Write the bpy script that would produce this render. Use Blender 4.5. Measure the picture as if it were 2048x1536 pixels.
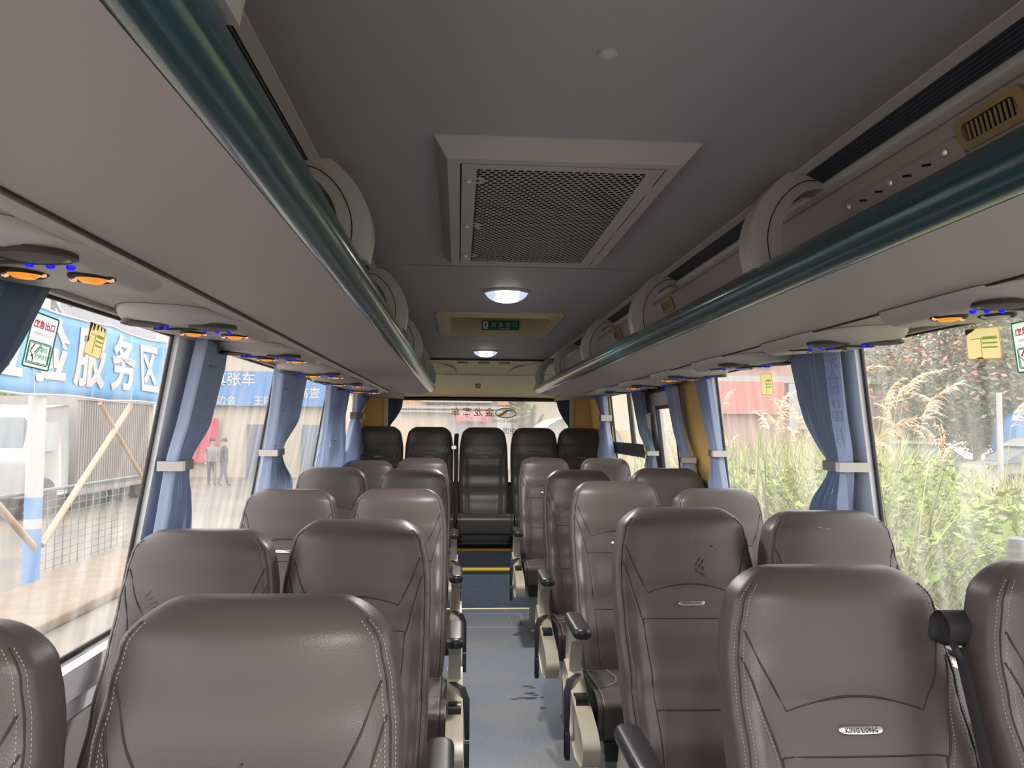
import bpy, bmesh, math, random
from mathutils import Vector, Matrix

for _o in list(bpy.data.objects):
    bpy.data.objects.remove(_o)
SC = bpy.context.scene
COL = SC.collection
rnd = random.Random(7)
PI = math.pi

# ------------------------------------------------------------------ camera, sky, exposure
CAM = (-.19, 0.0, 1.42)
cam_d = bpy.data.cameras.new('camera')
cam_o = bpy.data.objects.new('camera', cam_d)
COL.objects.link(cam_o)
F = 1620.0
cam_d.sensor_fit = 'HORIZONTAL'
cam_d.sensor_width = 36.0
cam_d.lens = F / 2048.0 * 36.0
cam_d.clip_start = .02
_y = Vector(((917. - 1024.) / F, (854. - 768.) / F, 1.)).normalized()
_x = Vector((1., .009, 0.))
_x = (_x - _y * _x.dot(_y)).normalized()
_z = _x.cross(_y)
_rot = Matrix((_x, _y, _z)) @ Matrix(((1, 0, 0), (0, -1, 0), (0, 0, -1)))
cam_o.matrix_world = Matrix.Translation(CAM) @ _rot.to_4x4()
SC.camera = cam_o

W = bpy.data.worlds.new('overcast_sky')
SC.world = W
W.use_nodes = True
_bg = W.node_tree.nodes['Background']
_bg.inputs[0].default_value = (1.0, .975, .965, 1)
_bg.inputs[1].default_value = 1.0

SC.view_settings.view_transform = 'Standard'
SC.view_settings.look = 'None'
SC.view_settings.gamma = 1
SC.view_settings.use_curve_mapping = False
SC.view_settings.exposure = 1.95
try:
    SC.cycles.use_denoising = True
    SC.cycles.max_bounces = 14
    SC.cycles.diffuse_bounces = 7
    SC.cycles.transparent_max_bounces = 24
    SC.cycles.sample_clamp_indirect = 6
    SC.cycles.caustics_reflective = False
    SC.cycles.caustics_refractive = False
except Exception:
    pass


# ------------------------------------------------------------------ materials
def s2l(c):
    return tuple(((v / 255.) / 12.92 if v / 255. <= .04045 else ((v / 255. + .055) / 1.055) ** 2.4) for v in c)


class Mat:
    pass


def pbr(name, col, rough=.5, metal=0., spec=.5, bump=None, emit=None, estr=0., coat=0., mottled=None, srgb=False):
    """col linear rgb; bump=(scale,strength); mottled=(colour2, scale, lo, hi)"""
    m = bpy.data.materials.new(name)
    m.use_nodes = True
    nt = m.node_tree
    b = nt.nodes['Principled BSDF']
    b.inputs['Base Color'].default_value = (*col, 1)
    b.inputs['Roughness'].default_value = rough
    b.inputs['Metallic'].default_value = metal
    b.inputs['Specular IOR Level'].default_value = spec
    if coat:
        b.inputs['Coat Weight'].default_value = coat
        b.inputs['Coat Roughness'].default_value = .08
    if emit:
        b.inputs['Emission Color'].default_value = (*emit, 1)
        b.inputs['Emission Strength'].default_value = estr
    tc = None
    if bump or mottled:
        tc = nt.nodes.new('ShaderNodeTexCoord')
    if bump:
        n = nt.nodes.new('ShaderNodeTexNoise')
        n.inputs['Scale'].default_value = bump[0]
        n.inputs['Detail'].default_value = 3
        bp = nt.nodes.new('ShaderNodeBump')
        bp.inputs['Strength'].default_value = bump[1]
        bp.inputs['Distance'].default_value = .002
        nt.links.new(tc.outputs['Object'], n.inputs['Vector'])
        nt.links.new(n.outputs['Fac'], bp.inputs['Height'])
        nt.links.new(bp.outputs[0], b.inputs['Normal'])
    if mottled:
        n = nt.nodes.new('ShaderNodeTexNoise')
        n.inputs['Scale'].default_value = mottled[1]
        n.inputs['Detail'].default_value = 6
        r = nt.nodes.new('ShaderNodeMapRange')
        r.inputs['From Min'].default_value = mottled[2]
        r.inputs['From Max'].default_value = mottled[3]
        mx = nt.nodes.new('ShaderNodeMix')
        mx.data_type = 'RGBA'
        mx.inputs['A'].default_value = (*col, 1)
        mx.inputs['B'].default_value = (*mottled[0], 1)
        nt.links.new(tc.outputs['Object'], n.inputs['Vector'])
        nt.links.new(n.outputs['Fac'], r.inputs['Value'])
        nt.links.new(r.outputs[0], mx.inputs['Factor'])
        nt.links.new(mx.outputs['Result'], b.inputs['Base Color'])
    return m


def glass_mat(name, dirt, tint, lo=.35, hi=.75):
    """dusty window pane: clear film mixed with a streaky layer of dirt that scatters daylight"""
    m = bpy.data.materials.new(name)
    m.use_nodes = True
    nt = m.node_tree
    nt.nodes.clear()
    out = nt.nodes.new('ShaderNodeOutputMaterial')
    tr = nt.nodes.new('ShaderNodeBsdfTransparent')
    tr.inputs[0].default_value = (.97, .98, .985, 1)
    df = nt.nodes.new('ShaderNodeBsdfDiffuse')
    df.inputs[0].default_value = (*tint, 1)
    tl = nt.nodes.new('ShaderNodeBsdfTranslucent')
    tl.inputs[0].default_value = (*tint, 1)
    ms = nt.nodes.new('ShaderNodeMixShader')
    ms.inputs[0].default_value = .7
    tc = nt.nodes.new('ShaderNodeTexCoord')
    mp = nt.nodes.new('ShaderNodeMapping')
    mp.inputs['Scale'].default_value = (9, 9, 1.2)
    n = nt.nodes.new('ShaderNodeTexNoise')
    n.inputs['Scale'].default_value = 1.6
    n.inputs['Detail'].default_value = 7
    r = nt.nodes.new('ShaderNodeMapRange')
    r.inputs['From Min'].default_value = lo
    r.inputs['From Max'].default_value = hi
    r.inputs['To Min'].default_value = dirt[0]
    r.inputs['To Max'].default_value = dirt[1]
    mx = nt.nodes.new('ShaderNodeMixShader')
    L = nt.links.new
    L(tc.outputs['Object'], mp.inputs[0])
    L(mp.outputs[0], n.inputs['Vector'])
    L(n.outputs['Fac'], r.inputs['Value'])
    L(df.outputs[0], ms.inputs[1])
    L(tl.outputs[0], ms.inputs[2])
    L(r.outputs[0], mx.inputs[0])
    L(tr.outputs[0], mx.inputs[1])
    L(ms.outputs[0], mx.inputs[2])
    L(mx.outputs[0], out.inputs[0])
    return m


def sheet_mat(name, col, thru=.55):
    m = pbr(name, col, .5)
    nt = m.node_tree
    out = nt.nodes['Material Output']
    tl = nt.nodes.new('ShaderNodeBsdfTranslucent')
    tl.inputs[0].default_value = (*col, 1)
    mx = nt.nodes.new('ShaderNodeMixShader')
    mx.inputs[0].default_value = thru
    nt.links.new(nt.nodes['Principled BSDF'].outputs[0], mx.inputs[1])
    nt.links.new(tl.outputs[0], mx.inputs[2])
    nt.links.new(mx.outputs[0], out.inputs[0])
    return m


def floor_mat(name, base, alt, speck, amount, rough):
    m = bpy.data.materials.new(name)
    m.use_nodes = True
    nt = m.node_tree
    b = nt.nodes['Principled BSDF']
    b.inputs['Roughness'].default_value = rough
    L = nt.links.new
    tc = nt.nodes.new('ShaderNodeTexCoord')
    n = nt.nodes.new('ShaderNodeTexNoise')
    n.inputs['Scale'].default_value = 2.3
    n.inputs['Detail'].default_value = 8
    r = nt.nodes.new('ShaderNodeMapRange')
    r.inputs['From Min'].default_value = .42
    r.inputs['From Max'].default_value = .62
    mx = nt.nodes.new('ShaderNodeMix')
    mx.data_type = 'RGBA'
    mx.inputs['A'].default_value = (*base, 1)
    mx.inputs['B'].default_value = (*alt, 1)
    v = nt.nodes.new('ShaderNodeTexNoise')
    v.inputs['Scale'].default_value = 170
    v.inputs['Detail'].default_value = 1
    r2 = nt.nodes.new('ShaderNodeMapRange')
    r2.inputs['From Min'].default_value = amount
    r2.inputs['From Max'].default_value = amount + .05
    mx2 = nt.nodes.new('ShaderNodeMix')
    mx2.data_type = 'RGBA'
    mx2.inputs['B'].default_value = (*speck, 1)
    L(tc.outputs['Object'], n.inputs['Vector'])
    L(tc.outputs['Object'], v.inputs['Vector'])
    L(n.outputs['Fac'], r.inputs['Value'])
    L(r.outputs[0], mx.inputs['Factor'])
    L(v.outputs['Fac'], r2.inputs['Value'])
    L(r2.outputs[0], mx2.inputs['Factor'])
    L(mx.outputs['Result'], mx2.inputs['A'])
    L(mx2.outputs['Result'], b.inputs['Base Color'])
    return m


M = {}
M['leather'] = pbr('brown_grey_leather', (.076, .060, .0585), .40, spec=.42, bump=(420, .22))
M['leather_dark'] = pbr('dark_leather', (.052, .046, .044), .40, spec=.5, bump=(420, .2))
M['seam'] = pbr('seam_groove', (.022, .016, .015), .7)
M['stitch'] = pbr('pale_stitch_thread', (.30, .26, .23), .7)
M['chrome'] = pbr('brushed_chrome', (.82, .81, .81), .34, 1.)
M['black'] = pbr('black_plastic', (.012, .012, .013), .28, spec=.5)
M['pad'] = pbr('glossy_black_pad', (.018, .018, .020), .34, spec=.5)
M['belt'] = pbr('black_webbing', (.016, .015, .018), .75)
M['beige'] = pbr('beige_plastic', (.47, .42, .32), .33)
M['beige_grey'] = pbr('grey_beige_plastic', (.43, .41, .36), .38)
M['ink'] = pbr('dark_ink', (.03, .03, .035), .5)
M['metal'] = pbr('grey_steel', (.28, .28, .29), .42, .7)
M['liner'] = pbr('ceiling_liner', (.375, .355, .357), .62, bump=(300, .08))
M['rack'] = pbr('rack_underside', (.48, .41, .405), .5, bump=(260, .06))
M['cove'] = pbr('cove_panel', (.42, .36, .36), .5)
M['console_seam'] = pbr('console_seam', (.10, .09, .085), .6)
M['console'] = pbr('console_plastic', (.50, .46, .44), .40)
M['trim'] = pbr('pale_trim', (.60, .56, .54), .4)
M['trim_dark'] = pbr('dark_blue_ribbed_trim', (.028, .034, .05), .45)
M['teal'] = pbr('teal_lip_rail', (.014, .060, .072), .24, .15, spec=.6, coat=.35)
M['bracket'] = pbr('bracket_plastic', (.47, .44, .42), .42)
M['grille'] = pbr('grille_paint', (.44, .41, .38), .5)
M['cavity'] = pbr('dark_cavity', (.010, .009, .008), .9)
M['wall'] = pbr('pale_wall_panel', (.75, .74, .75), .5)
M['wall_white'] = pbr('white_pillar_trim', (.86, .87, .90), .45)
M['wall_low'] = pbr('grey_side_lining', (.40, .37, .37), .55)
M['yellow'] = pbr('tan_yellow_panel', (.68, .45, .13), .5)
M['cream'] = pbr('cream_dome', (.60, .49, .30), .5)
M['gasket'] = pbr('black_gasket', (.018, .014, .013), .5)
M['shell'] = pbr('outer_shell', (.35, .35, .35), .7)
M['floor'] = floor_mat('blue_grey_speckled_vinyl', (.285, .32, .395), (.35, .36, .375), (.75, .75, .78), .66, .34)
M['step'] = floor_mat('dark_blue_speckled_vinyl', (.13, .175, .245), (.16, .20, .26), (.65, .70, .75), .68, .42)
M['stepgrey'] = floor_mat('grey_step_tread', (.24, .25, .27), (.28, .28, .28), (.5, .5, .5), .72, .45)
M['yellowstrip'] = pbr('yellow_nosing', (.92, .66, .04), .4)
M['stain'] = pbr('floor_stain', (.10, .11, .13), .3)
M['postgrey'] = pbr('grey_post_paint', (.13, .14, .15), .5)
M['hatchmetal'] = pbr('hatch_metal_edge', (.60, .60, .64), .35, .3)
M['curtain'] = sheet_mat('blue_curtain_cloth', (.47, .555, .72), .42)
M['curtain_dark'] = sheet_mat('darkened_curtain_cloth', (.20, .25, .36), .3)  # darker copy of the blue cloth; gives the left-edge curtain its backlit shade
M['motif'] = pbr('curtain_motif', (.30, .38, .56), .7)
M['tie'] = pbr('tie_strap', (.10, .10, .10), .7)
M['tieclip'] = pbr('grey_tie_clip', (.52, .49, .46), .5)
M['glass'] = glass_mat('dusty_glass', (.08, .32), (.93, .91, .88))
M['glass_r'] = glass_mat('dusty_glass_lighter', (.10, .33), (.93, .92, .88))
M['glass_b'] = glass_mat('misted_rear_glass', (.28, .62), (.93, .88, .86))
M['lamp'] = pbr('lamp_lens', (.8, .8, .75), .4, emit=(1., .97, .78), estr=1.3)
M['lamp_blue'] = pbr('lamp_lens_side', (.6, .6, .8), .4, emit=(.62, .64, 1.), estr=.24)
M['led'] = pbr('blue_led', (.0, .0, .2), .4, emit=(.003, .006, 1.), estr=.30)
M['orange'] = pbr('orange_glow_lens', (.10, .03, .005), .4, emit=(1., .30, .02), estr=.26)
M['orange_w'] = pbr('orange_lens_tip', (.2, .1, .05), .4, emit=(1., .55, .30), estr=.22)
M['lens_off'] = pbr('unlit_lens', (.75, .70, .66), .3)
M['speaker'] = pbr('speaker_mesh', (.14, .11, .11), .6)
M['vent_tan'] = pbr('tan_vent', (.36, .26, .12), .5)
M['green'] = pbr('green_sign', (.0, .11, .07), .5)
M['signwhite'] = pbr('sign_white', (.80, .85, .82), .5)
M['red'] = sheet_mat('red_print', (.80, .05, .14))
M['greenprint'] = sheet_mat('green_print', (.05, .45, .28))
M['sticker'] = sheet_mat('clear_sticker', (.90, .97, .96), .75)
M['yellowpaper'] = sheet_mat('yellow_sticker', (.90, .82, .48), .7)
M['yellowpaper2'] = sheet_mat('yellow_sticker_pale', (.95, .88, .62), .7)
M['brown'] = pbr('brown_peel', (.12, .03, .015), .6)
M['palegreen'] = sheet_mat('pale_green_print', (.42, .62, .22))
M['gold'] = pbr('gold_film', (.55, .38, .10), .4, .2)
# outside
M['banner'] = pbr('blue_banner', (.071, .255, .510), .6, mottled=((.102, .306, .548), 3, .4, .6))
M['white'] = pbr('white_paint', (.432, .422, .422), .55)
M['bluepaint'] = pbr('blue_paint', (.105, .247, .495), .5)
M['wood'] = pbr('tan_pole', (.384, .285, .198), .6)
M['container'] = pbr('beige_container', (.260, .229, .211), .6)
M['wire'] = pbr('dark_wire', (.16, .18, .19), .5, .4)
M['ground'] = pbr('wet_concrete', (.177, .143, .105), .55, mottled=((.121, .109, .091), .5, .42, .62))
M['kerb'] = pbr('tan_kerb', (.178, .119, .073), .6, mottled=((.206, .155, .110), 4, .4, .6))
M['soil'] = pbr('green_soil', (.16, .17, .07), .8, mottled=((.24, .20, .10), 2, .4, .6))
M['bwall'] = pbr('pale_building', (.360, .347, .347), .7)
M['bgrey'] = pbr('grey_building', (.36, .36, .40), .7)
M['bpink'] = pbr('pink_building', (.409, .248, .223), .7)
M['bpink2'] = pbr('faded_red_wall', (.48, .18, .17), .7)
M['bcream'] = pbr('cream_building', (.422, .360, .285), .7)
M['borange'] = pbr('orange_building', (.496, .298, .149), .7)
M['bwin'] = pbr('dark_window', (.12, .15, .19), .2)
M['redsign'] = pbr('red_sign', (.459, .043, .081), .6)
M['bluesign'] = pbr('blue_sign', (.075, .195, .413), .6)
M['rubber'] = pbr('tyre_rubber', (.03, .03, .03), .7)
M['carwhite'] = pbr('white_car_paint', (.336, .336, .340), .25, coat=.5)
M['bluetarp'] = pbr('blue_tarp', (.10, .25, .60), .6)
M['carglass'] = pbr('car_glass', (.20, .23, .25), .15)
M['skin'] = pbr('skin', (.50, .31, .22), .5)
M['cloth_dark'] = pbr('dark_clothes', (.05, .05, .07), .8)
M['cloth_grey'] = pbr('grey_clothes', (.22, .21, .22), .8)
M['bark'] = pbr('bark', (.16, .12, .09), .8)
M['leaf1'] = pbr('leaf_dark', (.13, .16, .10), .55)
M['leaf2'] = pbr('leaf_mid', (.22, .25, .15), .55)
M['leaf3'] = pbr('leaf_rust', (.52, .29, .20), .55)
M['leaf4'] = pbr('leaf_bright', (.20, .29, .035), .5)
M['gr1'] = pbr('grass_green', (.21, .27, .05), .6)
M['gr2'] = pbr('grass_pale', (.346, .346, .122), .6)
M['gr3'] = pbr('grass_straw', (.446, .360, .173), .65)
M['gr4'] = pbr('grass_deep', (.094, .144, .043), .6)
M['plume'] = pbr('reed_plume', (.72, .50, .32), .8)
M['plume2'] = pbr('reed_plume_pale', (.80, .62, .44), .8)


# ------------------------------------------------------------------ mesh helpers
class MB:
    def __init__(s):
        s.v, s.f, s.m = [], [], []

    def add(s, vs, fs, mi=0):
        o = len(s.v)
        s.v += [tuple(p) for p in vs]
        s.f += [tuple(i + o for i in f) for f in fs]
        s.m += [mi] * len(fs)

    def box(s, c, d, mi=0, R=None):
        x, y, z = d[0] / 2, d[1] / 2, d[2] / 2
        vs = [Vector((a, b, e)) for e in (-z, z) for b in (-y, y) for a in (-x, x)]
        if R:
            vs = [R @ p for p in vs]
        vs = [(p[0] + c[0], p[1] + c[1], p[2] + c[2]) for p in vs]
        s.add(vs, [(0, 2, 3, 1), (4, 5, 7, 6), (0, 1, 5, 4), (2, 6, 7, 3), (0, 4, 6, 2), (1, 3, 7, 5)], mi)

    def quad(s, a, b, c, d, mi=0):
        s.add([a, b, c, d], [(0, 1, 2, 3)], mi)

    def rings(s, rs, mi=0, closed=True, cap=True):
        n = len(rs[0])
        vs = [p for r in rs for p in r]
        fs = []
        for i in range(len(rs) - 1):
            for j in range(n if closed else n - 1):
                k = (j + 1) % n
                fs.append((i * n + j, i * n + k, (i + 1) * n + k, (i + 1) * n + j))
        if cap and closed:
            fs.append(tuple(range(n - 1, -1, -1)))
            fs.append(tuple(range((len(rs) - 1) * n, len(rs) * n)))
        s.add(vs, fs, mi)

    def prism(s, poly, fn, a, b, mi=0):
        """poly 2d points, fn(p, t) -> 3d; extruded from t=a to t=b"""
        s.rings([[fn(p, a) for p in poly], [fn(p, b) for p in poly]], mi)

    def tube(s, pts, r, n=8, mi=0, flat=None, caps=True):
        pts = [Vector(p) for p in pts]
        rs = []
        up = None
        for i, p in enumerate(pts):
            t = (pts[min(i + 1, len(pts) - 1)] - pts[max(i - 1, 0)])
            if t.length < 1e-9:
                t = Vector((0, 0, 1))
            t.normalize()
            if up is None:
                up = Vector((0, 0, 1)) if abs(t.z) < .9 else Vector((1, 0, 0))
            a = t.cross(up)
            if a.length < 1e-6:
                a = t.cross(Vector((1, 0, 0)))
            a.normalize()
            b = a.cross(t).normalized()
            up = b
            rr = r[i] if isinstance(r, (list, tuple)) else r
            ra, rb = (rr, rr) if flat is None else (rr, rr * flat)
            rs.append([p + a * (ra * math.cos(2 * PI * k / n)) + b * (rb * math.sin(2 * PI * k / n)) for k in range(n)])
        s.rings(rs, mi, cap=caps)

    def lathe(s, prof, c, axis='z', n=24, mi=0, sx=1., sy=1.):
        rs = []
        for (r, h) in prof:
            ring = []
            for k in range(n):
                a = 2 * PI * k / n
                u, v = r * math.cos(a) * sx, r * math.sin(a) * sy
                if axis == 'z':
                    ring.append((c[0] + u, c[1] + v, c[2] + h))
                elif axis == 'x':
                    ring.append((c[0] + h, c[1] + u, c[2] + v))
                else:
                    ring.append((c[0] + u, c[1] + h, c[2] + v))
            rs.append(ring)
        s.rings(rs, mi)

    def pillow(s, prof, x0, x1, r, mi=0, n=5, map=None):
        """closed profile (u,w) extruded along t from x0 to x1 with rounded ends"""
        cu = sum(p[0] for p in prof) / len(prof)
        cw = sum(p[1] for p in prof) / len(prof)
        ext = max(max(abs(p[0] - cu) for p in prof), 1e-6)
        exw = max(max(abs(p[1] - cw) for p in prof), 1e-6)
        map = map or (lambda t, u, w: (t, u, w))
        rs = []

        def ring(t, ins):
            fu, fw = max(0.02, 1 - ins / ext), max(0.02, 1 - ins / exw)
            return [map(t, cu + (p[0] - cu) * fu, cw + (p[1] - cw) * fw) for p in prof]
        for i in range(n + 1):
            a = PI / 2 * i / n
            rs.append(ring(x0 + r * (1 - math.sin(a)), r * (1 - math.cos(PI / 2 - a)) if False else r * (1 - math.sin(a)) * 0 + r * (1 - math.sqrt(max(0, 1 - (1 - math.sin(a)) ** 2)))))
        for i in range(n + 1):
            a = PI / 2 * (1 - i / n)
            rs.append(ring(x1 - r * (1 - math.sin(a)), r * (1 - math.sqrt(max(0, 1 - (1 - math.sin(a)) ** 2)))))
        s.rings(rs, mi)

    def build(s, name, mats, parent=None, smooth=40, fix=True):
        me = bpy.data.meshes.new(name)
        me.from_pydata(s.v, [], s.f)
        if not isinstance(mats, (list, tuple)):
            mats = [mats]
        for m in mats:
            me.materials.append(M[m] if isinstance(m, str) else m)
        me.polygons.foreach_set('material_index', s.m)
        if fix:
            bm = bmesh.new()
            bm.from_mesh(me)
            bmesh.ops.recalc_face_normals(bm, faces=bm.faces)
            bm.to_mesh(me)
            bm.free()
        if smooth:
            me.polygons.foreach_set('use_smooth', [True] * len(me.polygons))
            try:
                me.set_sharp_from_angle(angle=math.radians(smooth))
            except Exception:
                pass
        me.update()
        o = bpy.data.objects.new(name, me)
        COL.objects.link(o)
        if parent:
            o.parent = parent
        return o


def rrect(x0, x1, y0, y1, r, n=5):
    """rounded rectangle polygon"""
    pts = []
    for cx, cy, a0 in ((x1 - r, y1 - r, 0), (x0 + r, y1 - r, 90), (x0 + r, y0 + r, 180), (x1 - r, y0 + r, 270)):
        for i in range(n + 1):
            a = math.radians(a0 + 90 * i / n)
            pts.append((cx + r * math.cos(a), cy + r * math.sin(a)))
    return pts


def rpoly(pts, r, n=4):
    """round the corners of a polygon"""
    out = []
    k = len(pts)
    for i in range(k):
        p, a, b = Vector(pts[i]), Vector(pts[i - 1]), Vector(pts[(i + 1) % k])
        da, db = (a - p), (b - p)
        rr = min(r, da.length * .45, db.length * .45)
        s, e = p + da.normalized() * rr, p + db.normalized() * rr
        for j in range(n + 1):
            t = j / n
            q = s * (1 - t) ** 2 + p * 2 * t * (1 - t) + e * t * t
            out.append((q.x, q.y))
    return out


def lerp(tab, z):
    if z <= tab[0][0]:
        return tab[0][1]
    for (a, u), (b, v) in zip(tab, tab[1:]):
        if z <= b:
            t = (z - a) / (b - a)
            t = t * t * (3 - 2 * t)
            return u + (v - u) * t
    return tab[-1][1]


def tag(o, label, cat=None, group=None, kind=None):
    if label:
        o['label'] = label
    if cat:
        o['category'] = cat
    if group:
        o['group'] = group
    if kind:
        o['kind'] = kind
    return o


def thing(name, label, cat, loc=(0, 0, 0), rz=0, group=None):
    o = bpy.data.objects.new(name, None)
    o.empty_display_size = .05
    COL.objects.link(o)
    o.location = loc
    o.rotation_euler = (0, 0, rz)
    return tag(o, label, cat, group)


def struct(name, label=None):
    o = bpy.data.objects.new(name, None)
    COL.objects.link(o)
    o['kind'] = 'structure'
    if label:
        o['label'] = label
    return o


def copy_tree(o, parent=None):
    c = o.copy()
    COL.objects.link(c)
    if parent:
        c.parent = parent
    for ch in [q for q in KIDS.get(o.name, [])]:
        copy_tree(bpy.data.objects[ch], c)
    return c


KIDS = {}


def index_kids():
    KIDS.clear()
    for o in bpy.data.objects:
        if o.parent:
            KIDS.setdefault(o.parent.name, []).append(o.name)


_tc = {}


def glyphs(body, bold=0., res=3):
    """centred outline of a word: verts (x,y) with unit cap size, faces"""
    k = (body, bold, res)
    if k in _tc:
        return _tc[k]
    cu = bpy.data.curves.new('lettering', 'FONT')
    cu.body = body
    cu.size = 1
    cu.align_x = 'CENTER'
    cu.align_y = 'CENTER'
    cu.resolution_u = res
    cu.offset = bold
    ob = bpy.data.objects.new('lettering', cu)
    COL.objects.link(ob)
    dg = bpy.context.evaluated_depsgraph_get()
    dg.update()
    me = bpy.data.meshes.new_from_object(ob.evaluated_get(dg))
    r = ([(v.co.x, v.co.y) for v in me.vertices], [tuple(p.vertices) for p in me.polygons])
    bpy.data.objects.remove(ob)
    bpy.data.curves.remove(cu)
    bpy.data.meshes.remove(me)
    _tc[k] = r
    return r


def letters(mb, body, fn, size, mi=0, bold=0., cx=0., cy=0., sx=1., flip=False, res=3):
    vs, fs = glyphs(body, bold, res)
    q = -1 if flip else 1
    mb.add([fn(cx + x * size * sx * q, cy + y * size) for x, y in vs], fs, mi)


# ------------------------------------------------------------------ the bus shell
def WL(z):
    return -(1.01 + .157 * (1.69 - max(z, .83)))


def WR(z):
    return 1.005 + .11 * (1.69 - max(z, .83))


Z_SILL, Z_TOP, Z_CEIL = .83, 1.69, 1.92
Y0, Y1 = -3.2, 7.62


def wall_piece(mb, side, y0, y1, z0, z1, t=.024, mi=0, off=0.):
    X = WL if side < 0 else WR
    zs = [z0, z1] if z0 >= .83 or z1 <= .83 else [z0, .83, z1]
    for a, b in zip(zs, zs[1:]):
        xa, xb = X(a) + side * off, X(b) + side * off
        o = side * t
        vs = [(xa, y0, a), (xa, y1, a), (xa + o, y1, a), (xa + o, y0, a),
              (xb, y0, b), (xb, y1, b), (xb + o, y1, b), (xb + o, y0, b)]
        mb.add(vs, [(0, 1, 2, 3), (4, 7, 6, 5), (0, 4, 5, 1), (1, 5, 6, 2), (2, 6, 7, 3), (3, 7, 4, 0)], mi)


# floor
mb = MB()
mb.box((0, 1.6, -.04), (2.5, 9.64, .08))
fl = mb.build('floor', 'floor', smooth=0)
tag(fl, 'blue-grey speckled vinyl floor of the aisle', kind='structure')
mb = MB()
# raised rear platform: two steps in the aisle, plinths either side behind the riser
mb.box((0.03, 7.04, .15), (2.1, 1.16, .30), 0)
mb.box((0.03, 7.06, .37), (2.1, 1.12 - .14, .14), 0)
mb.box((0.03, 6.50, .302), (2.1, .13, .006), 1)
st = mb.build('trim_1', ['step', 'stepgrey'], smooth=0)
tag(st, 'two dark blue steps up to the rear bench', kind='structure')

# left and right walls
LEFT_WIN = [(-3.0, .88), (1.12, 2.43), (2.69, 3.77), (3.97, 5.25), (5.45, 6.75)]
RIGHT_WIN = [(-3.0, .72), (.95, 2.38), (2.60, 3.765), (4.34, 5.16), (5.36, 6.42)]
for side, wins, nm in ((-1, LEFT_WIN, 'wall_left'), (1, RIGHT_WIN, 'wall_right')):
    mb = MB()
    wall_piece(mb, side, Y0, Y1, 0., Z_SILL, mi=1)
    wall_piece(mb, side, Y0, Y1, Z_TOP, 2.02, mi=0)
    ys = [Y0] + [v for w in wins for v in w] + [Y1]
    for i in range(0, len(ys), 2):
        yel = (side > 0 and ys[i] > 3.7) or (side < 0 and ys[i] > 6.)
        if side > 0 and abs(ys[i] - 3.765) < .01:
            wall_piece(mb, side, 3.765, 3.93, Z_SILL, Z_TOP, mi=0)
            wall_piece(mb, side, 3.93, 4.34, Z_SILL, Z_TOP, mi=2)
            continue
        wall_piece(mb, side, ys[i], ys[i + 1], Z_SILL, Z_TOP, mi=2 if yel else 0)
    # sill ledge and the trim line under it
    wall_piece(mb, side, Y0, Y1, .755, .828, t=-.035, mi=0)
    wall_piece(mb, side, Y0, Y1, .70, .745, t=-.018, mi=0)
    w = mb.build(nm, ['wall_white', 'wall_low', 'yellow'], smooth=0)
    tag(w, ('left' if side < 0 else 'right') + ' side wall of the bus with pale window pillars', kind='structure')

wn = 0
for side, wins in ((-1, LEFT_WIN), (1, RIGHT_WIN)):
    X = WL if side < 0 else WR
    for i, (a, b) in enumerate(wins):
        if side > 0 and i == 3:
            continue
        wn += 1
        root = struct('window_%d' % wn, 'side window, ' + ('left' if side < 0 else 'right') + ' wall')
        mb = MB()
        g = .014
        for (p, q, r, s_) in ((a, a + g, Z_SILL, Z_TOP), (b - g, b, Z_SILL, Z_TOP), (a, b, Z_SILL, Z_SILL + g), (a, b, Z_TOP - g, Z_TOP)):
            wall_piece(mb, side, p, q, r, s_, t=.008, off=.015)
        if side > 0 and i == 4:
            wall_piece(mb, side, a, b, 1.225, 1.315, t=.035, off=-.006)
            wall_piece(mb, side, a, b, 1.262, 1.270, t=.02, off=-.012)
            wall_piece(mb, side, 5.70, 5.735, 1.315, Z_TOP, t=.03)
            wall_piece(mb, side, 6.37, 6.42, 1.44, 1.53, t=.03, off=-.02)
        if side < 0 and i == 4:
            wall_piece(mb, side, 6.15, 6.19, Z_SILL, Z_TOP, t=.03)
        mb.build('window_frame', 'gasket', root, smooth=0)
        mb = MB()
        o = side * .02
        mb.quad((X(Z_SILL) + o, a, Z_SILL), (X(Z_SILL) + o, b, Z_SILL), (X(Z_TOP) + o, b, Z_TOP), (X(Z_TOP) + o, a, Z_TOP))
        mb.build('glass_pane', 'glass' if side < 0 else 'glass_r', root, smooth=0, fix=False)

# emergency door on the right
root = struct('door_1', 'emergency door in the right wall, pale inner frame in a black surround')
mb = MB()
for (p, q, r, s_) in ((4.34, 4.40, .1, Z_TOP), (5.06, 5.16, .1, Z_TOP), (4.34, 5.16, Z_TOP - .05, Z_TOP)):
    wall_piece(mb, 1, p, q, r, s_, t=.05, off=.004)
mb.build('door_surround', 'gasket', root, smooth=0)
mb = MB()
for (p, q, r, s_) in ((4.40, 4.50, .1, 1.64), (4.92, 5.06, .1, 1.64), (4.40, 5.06, 1.56, 1.64), (4.40, 5.06, .1, .95)):
    wall_piece(mb, 1, p, q, r, s_, t=.04, off=.0)
mb.build('door_leaf', 'bracket', root, smooth=0)
mb = MB()
for (p, q, r, s_) in ((4.50, 4.52, .95, 1.56), (4.90, 4.92, .95, 1.56), (4.5, 4.92, 1.54, 1.56), (4.5, 4.92, .95, .97)):
    wall_piece(mb, 1, p, q, r, s_, t=.02, off=-.004)
mb.build('gasket', 'gasket', root, smooth=0)
mb = MB()
mb.quad((WR(.97) + .02, 4.5, .97), (WR(.97) + .02, 4.92, .97), (WR(1.56) + .02, 4.92, 1.56), (WR(1.56) + .02, 4.5, 1.56))
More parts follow.
